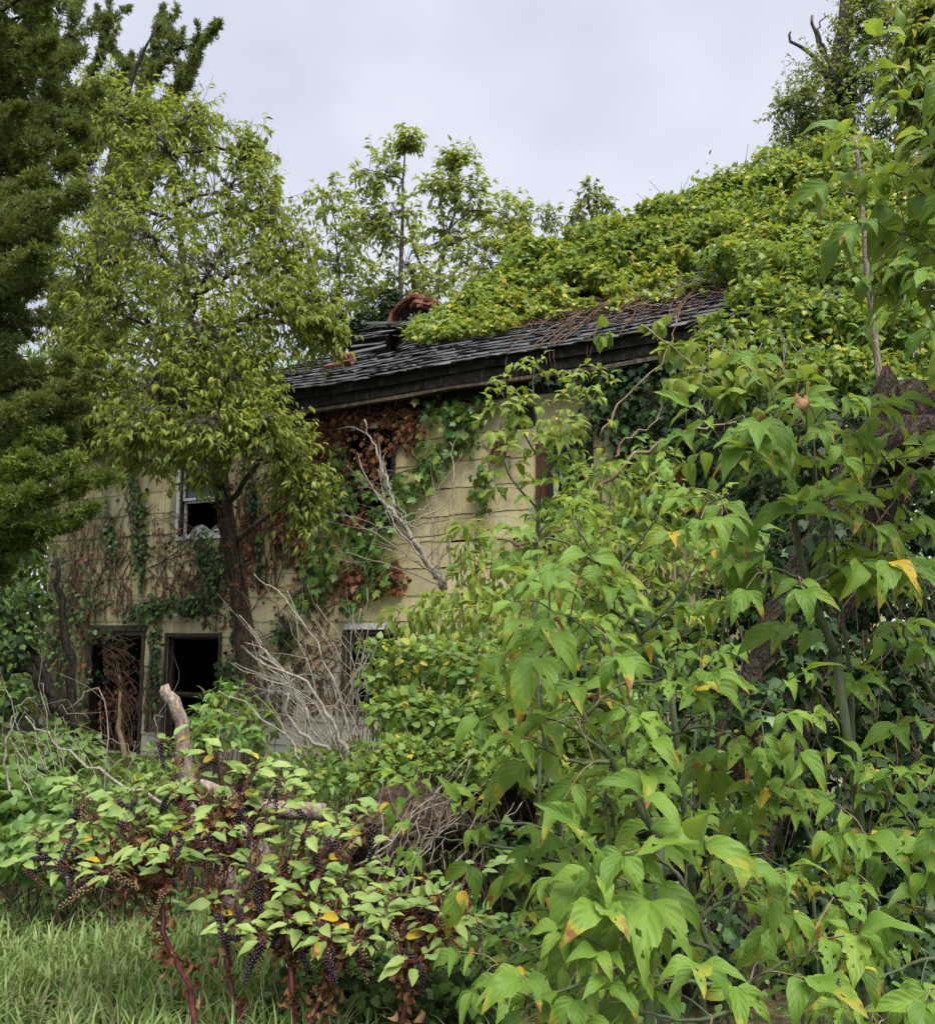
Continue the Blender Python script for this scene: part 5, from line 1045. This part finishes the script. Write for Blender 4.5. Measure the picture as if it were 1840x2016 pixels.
# ------------------------------------------------------------------ box elder saplings in front
def shoot(p, pts, Y, r0, r1, size, mats, gap=.15, start=.25, side=.15, mat='stem', depth=0, stem=True):
    path = pts if isinstance(pts, np.ndarray) and pts.shape[1] == 3 else smooth_path(pxpath(pts, Y), 5*len(pts), .0012)
    n = len(path); ln = np.concatenate(([0], np.cumsum(np.linalg.norm(np.diff(path, axis=0), axis=1)))); tot = ln[-1]
    if stem: p.part('stem' if depth == 0 else 'branch', path, np.linspace(r0, r1, n), mat, 8)
    az0 = rng.random()*6.283; ds = np.arange(start*tot, tot, gap*rng.uniform(.9, 1.1)); ds = np.append(ds, tot*.999)
    for j, dd in enumerate(ds):
        i = int(np.clip(np.searchsorted(ln, dd)-1, 0, n-2)); c = path[i]+(path[i+1]-path[i])*((dd-ln[i])/max(ln[i+1]-ln[i], 1e-6)); ax = nrm(path[i+1]-path[i])
        a = nrm(np.cross(ax, (.3, .2, 1.0))); b = np.cross(ax, a); tipq = j == len(ds)-1; az = az0+j*1.571+rng.normal(0, .25)
        if depth < 1 and not tipq and rng.random() < side and dd < .85*tot:
            d = nrm(ax*.7+math.cos(az+.8)*a+math.sin(az+.8)*b+np.array((0, -.35, .25))); L = rng.uniform(.14, .34)*min(1, size/.09); q = smooth_path([c, c+d*L*.5+np.array((0, 0, .02)), c+d*L+np.array((0, -.02, -.03))], 9, .003); shoot(p, q, None, r1*.8+.001, .0016, size*.95, mats, gap*.8, .4, 0, mat, 1)
        for sgn in ((0, 3.1416) if not tipq else (0, 2.1, 4.2)):
            if rng.random() < .07: continue
            d = nrm(ax*(.55 if not tipq else .9)+(math.cos(az+sgn)*a+math.sin(az+sgn)*b)*(1.0 if not tipq else .7)+np.array((0, -.2, .2))); pl = rng.uniform(.5, 1.0)*size*(.9 if not tipq else .6)
            sz = size*rng.uniform(.65, 1.2)*(1 if dd < .75*tot else .7); e = c+d*pl; f = e+nrm(d+np.array((0, 0, -.35)))*sz*.55
            p.twig(smooth_path([c, (c+e)/2+np.array((0, 0, .006)), e, f], 7), .0017, .0010, 'stem_tan' if rng.random() < .5 else 'stem', 4)
            h = nrm(np.cross(d, (0, 0, 1.0))); pos = []; tip = []; sizes = []
            for (bp, s2) in ((e, 1), (e, -1), (f, 1), (f, -1), (f, 0))[(2 if rng.random() < .2 else 0):]:
                t = nrm(d*(.55 if s2 else 1.0)+h*s2*rng.uniform(.7, 1.1)+np.array((0, -.05, -rng.uniform(.2, 1.05)))); pos.append(bp+t*.006); tip.append(t); sizes.append(sz*(1.12 if s2 == 0 else rng.uniform(.8, 1)))
            k = len(pos); up = nrm(np.array((0, -.5, 1.0))+.5*d+rng.normal(0, .36, (k, 3))); p.leaves('maple', np.array(pos), np.array(tip), up, np.array(sizes), mats)
def sapling(label, base, shoots, size, mats, n=300, name='box_elder_sapling', group='box elder saplings', cat='sapling', **kw):
    b = np.array((base[0], base[1], float(gz(base[0], base[1])))); p = Plant(name, label, cat, b, group)
    for s in shoots:
        pts, Y, r0 = s[:3]; q = smooth_path(pxpath(pts, Y), 5*len(pts), .0012)
        if len(s) > 3 and s[3] == 'g': # this stem goes on down to the ground
            q0 = q[0]; low = smooth_path([b+rng.normal(0, .02, 3)*np.array((1, 1, 0)), (b+q0)/2+np.array((rng.normal(0, .03), .03, 0)), q0], 9); p.part('stem', low, np.linspace(r0*1.1, r0, 9), 'stem', 8)
        shoot(p, q, None, r0, r0*.3, size, mats, **kw)
    return p.finish(n)
MM = [('maple', .96), ('yellow', .02), ('brown', .02)]; MY = [('maple', .90), ('yellow', .07), ('brown', .03)]; MF = [('maple_far', .9), ('yellow', .08), ('brown', .02)]
def gp(px, py, Y): g = P(px, py, Y); return g
sapling('slender box elder sapling of narrow drooping leaves before the right end of the yellow wall', gp(1050, 1300, 5.0), [([(1050, 1150), (1060, 1000), (1062, 880), (1050, 790), (1050, 725)], 5.0, .012, 'g'), ([(1060, 960), (1110, 880), (1160, 800), (1180, 750)], 5.0, .007), ([(1055, 1000), (1000, 930), (985, 850), (1000, 790)], 5.0, .007), ([(1060, 1050), (1130, 980), (1170, 930)], 4.9, .006), ([(1058, 900), (1000, 800), (985, 760)], 5.1, .006)], .10, [('maple_far', .8), ('vine', .15), ('yellow', .05)], gap=.10, start=.2)
sapling('tall box elder sapling with large drooping leaves in front of the leaning trunk', gp(1700, 1900, 2.0), [([(1645, 1290), (1590, 1150), (1560, 1010), (1540, 880), (1520, 770)], 1.95, .010, 'g'), ([(1565, 1020), (1660, 970), (1760, 955)], 1.9, .005), ([(1548, 940), (1470, 960), (1400, 990)], 1.85, .005), ([(1592, 1150), (1660, 1120), (1740, 1090)], 1.9, .005), ([(1532, 850), (1600, 820), (1660, 830)], 1.95, .005), ([(1540, 890), (1470, 860), (1420, 880)], 1.95, .005), ([(1590, 1150), (1530, 1120), (1500, 1130)], 1.85, .005), ([(1680, 1500), (1672, 1330), (1650, 1160), (1640, 1040)], 2.1, .008, 'g')], .108, MM, gap=.11)
sapling('box elder sapling arching over the shrubs in front of the low windows', gp(1400, 1900, 2.9), [([(1320, 1360), (1250, 1230), (1180, 1110), (1130, 1030)], 2.75, .010, 'g'), ([(1250, 1230), (1160, 1180), (1080, 1150)], 2.7, .006), ([(1200, 1140), (1270, 1050), (1310, 1000)], 2.7, .006), ([(1260, 1250), (1330, 1180), (1370, 1110)], 2.7, .006), ([(1180, 1110), (1090, 1060), (1030, 1080)], 2.75, .005), ([(1300, 1320), (1210, 1290), (1120, 1270)], 2.65, .005)], .105, [('maple', .7), ('maple_far', .27), ('yellow', .03)], gap=.15)
sapling('box elder sapling whose broad leaf fans hang across the middle of the view', gp(1330, 1950, 2.0), [([(1300, 1660), (1190, 1480), (1100, 1330), (1060, 1290)], 1.85, .009, 'g'), ([(1190, 1480), (1120, 1430), (1020, 1390)], 1.8, .005), ([(1240, 1560), (1230, 1400), (1200, 1270)], 1.85, .006), ([(1150, 1410), (1220, 1350), (1290, 1340)], 1.85, .005), ([(1200, 1500), (1130, 1500), (1080, 1480)], 1.75, .005), ([(1310, 1450), (1380, 1430), (1420, 1440)], 1.95, .005)], .108, MM, gap=.15)
sapling('low box elder sapling reaching toward the pokeweed and fallen log', gp(1280, 2150, 2.1), [([(1260, 1830), (1150, 1700), (1060, 1630), (980, 1620)], 2.1, .008, 'g'), ([(1150, 1710), (1040, 1680), (930, 1660), (860, 1650)], 2.1, .005), ([(1200, 1760), (1200, 1650), (1190, 1580)], 2.0, .005), ([(1250, 1850), (1080, 1860), (980, 1900)], 1.9, .005), ([(1260, 1880), (1110, 1950), (1000, 1960)], 1.85, .005)], .09, MY, gap=.15)
sapling('nearest box elder sapling with the largest leaf fans beside dead brown leaves', gp(1450, 2300, 1.4), [([(1470, 2040), (1420, 1920), (1370, 1800), (1330, 1720), (1290, 1690)], 1.38, .007, 'g'), ([(1400, 1870), (1310, 1830), (1230, 1790)], 1.35, .004), ([(1380, 1810), (1440, 1760), (1480, 1740)], 1.4, .004), ([(1430, 1940), (1330, 1930), (1220, 1900)], 1.3, .004), ([(1450, 1990), (1360, 2010), (1250, 1990)], 1.28, .004), ([(1440, 1960), (1530, 1900), (1590, 1880)], 1.38, .004), ([(1470, 2060), (1180, 2060), (1080, 2000)], 1.35, .004), ([(1340, 1740), (1270, 1750), (1200, 1720)], 1.45, .004)], .10, MM, gap=.11)
sapling('box elder sapling with many yellowing leaves below the leaning trunk', gp(1700, 2250, 1.9), [([(1690, 1990), (1660, 1800), (1610, 1680), (1560, 1590)], 1.95, .008, 'g'), ([(1650, 1780), (1580, 1740), (1510, 1690)], 1.9, .005), ([(1610, 1690), (1640, 1600), (1660, 1540)], 1.95, .005), ([(1560, 1590), (1500, 1560), (1470, 1500)], 2.0, .005)], .092, MY, gap=.15)
sapling('box elder sapling at the frame edge with sunlit leaf fans and a bright yellow leaf', gp(1860, 2200, 1.9), [([(1870, 1900), (1830, 1720), (1790, 1620), (1750, 1570)], 1.9, .007, 'g'), ([(1830, 1730), (1760, 1680), (1700, 1640)], 1.85, .005), ([(1850, 1820), (1780, 1780), (1720, 1760)], 1.8, .005), ([(1860, 1880), (1790, 1900), (1730, 1930)], 1.75, .005), ([(1870, 1930), (1800, 1980), (1740, 2010)], 1.7, .005), ([(1850, 1800), (1840, 1650), (1830, 1560)], 1.9, .005)], .09, MY, gap=.12)
ML = [('maple', .62), ('maple_far', .34), ('yellow', .03), ('brown', .01)]
def thicket(x0, x1, y0, y1, Y0, Y1_, n, lean):
    o = []
    for k in range(n):
        x, y, Y = rng.uniform(x0, x1), rng.uniform(y0, y1), rng.uniform(Y0, Y1_); d = rng.normal(lean, 40); h = rng.uniform(110, 200); o.append(([(x-d*.6, y+h), (x-d*.2, y+h*.45), (x, y)], Y, .005)+(('g',) if k % 4 == 0 else ()))
    return o
sapling('light green box elder regrowth filling in behind the broad leaf fans', gp(1250, 1950, 2.9), thicket(1060, 1400, 1290, 1640, 2.5, 3.1, 13, -20), .088, ML, gap=.12, start=.3, side=.1)
sapling('fresh box elder regrowth between the yellowing sapling and the nearest one', gp(1600, 2100, 2.4), thicket(1380, 1800, 1560, 1900, 2.2, 2.6, 9, -10), .08, MY, gap=.13, start=.35, side=.1)
sapling('box elder regrowth with soft light leaves at the foot of the wall shrubs', gp(1300, 1700, 3.6), thicket(1090, 1420, 980, 1250, 3.3, 3.9, 12, 0), .095, ML, gap=.13, start=.3, side=.1)
sapling('box elder regrowth low beside the last pokeweed', gp(1150, 2150, 2.2), thicket(980, 1300, 1740, 1960, 2.0, 2.4, 8, -30), .078, ML, gap=.12, start=.3, side=.1)
sapling('dark leaved box elder sapling leaning in beside the ivy bank', gp(1900, 2000, 2.1), [([(1900, 1500), (1840, 1380), (1790, 1280), (1770, 1200)], 2.1, .007, 'g'), ([(1820, 1340), (1830, 1250), (1820, 1160)], 2.1, .005)], .095, [('maple', .93), ('yellow', .07)], gap=.15)
sapling('overhanging box elder bough with deep green leaves against the sky', gp(2100, 1800, 1.9), [([(2110, 900), (2010, 700), (1930, 500), (1860, 330), (1800, 210), (1760, 150)], 1.8, .009, 'g'), ([(1925, 490), (1850, 410), (1780, 350), (1720, 330)], 1.75, .004), ([(1970, 610), (1890, 530), (1800, 470), (1740, 450)], 1.75, .004), ([(1860, 340), (1890, 250), (1900, 190)], 1.8, .004), ([(1950, 560), (1890, 470), (1850, 400)], 1.8, .004), ([(2010, 700), (1930, 620), (1850, 570)], 1.7, .004)], .108, [('maple', 1)], gap=.085, start=.25, side=.3)
fz = Plant('box_elder_tree', 'yellow green crown of a box elder showing above the overhanging bough', 'tree', base_of(P(1960, 1300, 6)))
q = smooth_path(np.concatenate(([fz.b], pxpath([(1950, 900), (1930, 400), (1900, 100), (1880, -150)], 6))), 14, .01); fz.part('trunk', q, np.linspace(.09, .02, 14), 'bark', 8)
crown(fz, q[6:], [C(1810, 90, 6, 36, 50), C(1860, 170, 6, 60, 70), C(1830, 30, 6, 40, 50), C(1800, 150, 6, 30, 30), C(1870, 330, 6, 60, 90), C(1840, 230, 6, 40, 40)], 'cherry', .10, 190, 12, [('maple_far', .8), ('vine_yel', .2)], 'bark', (.2, .4), .7, .015); fz.finish(300)
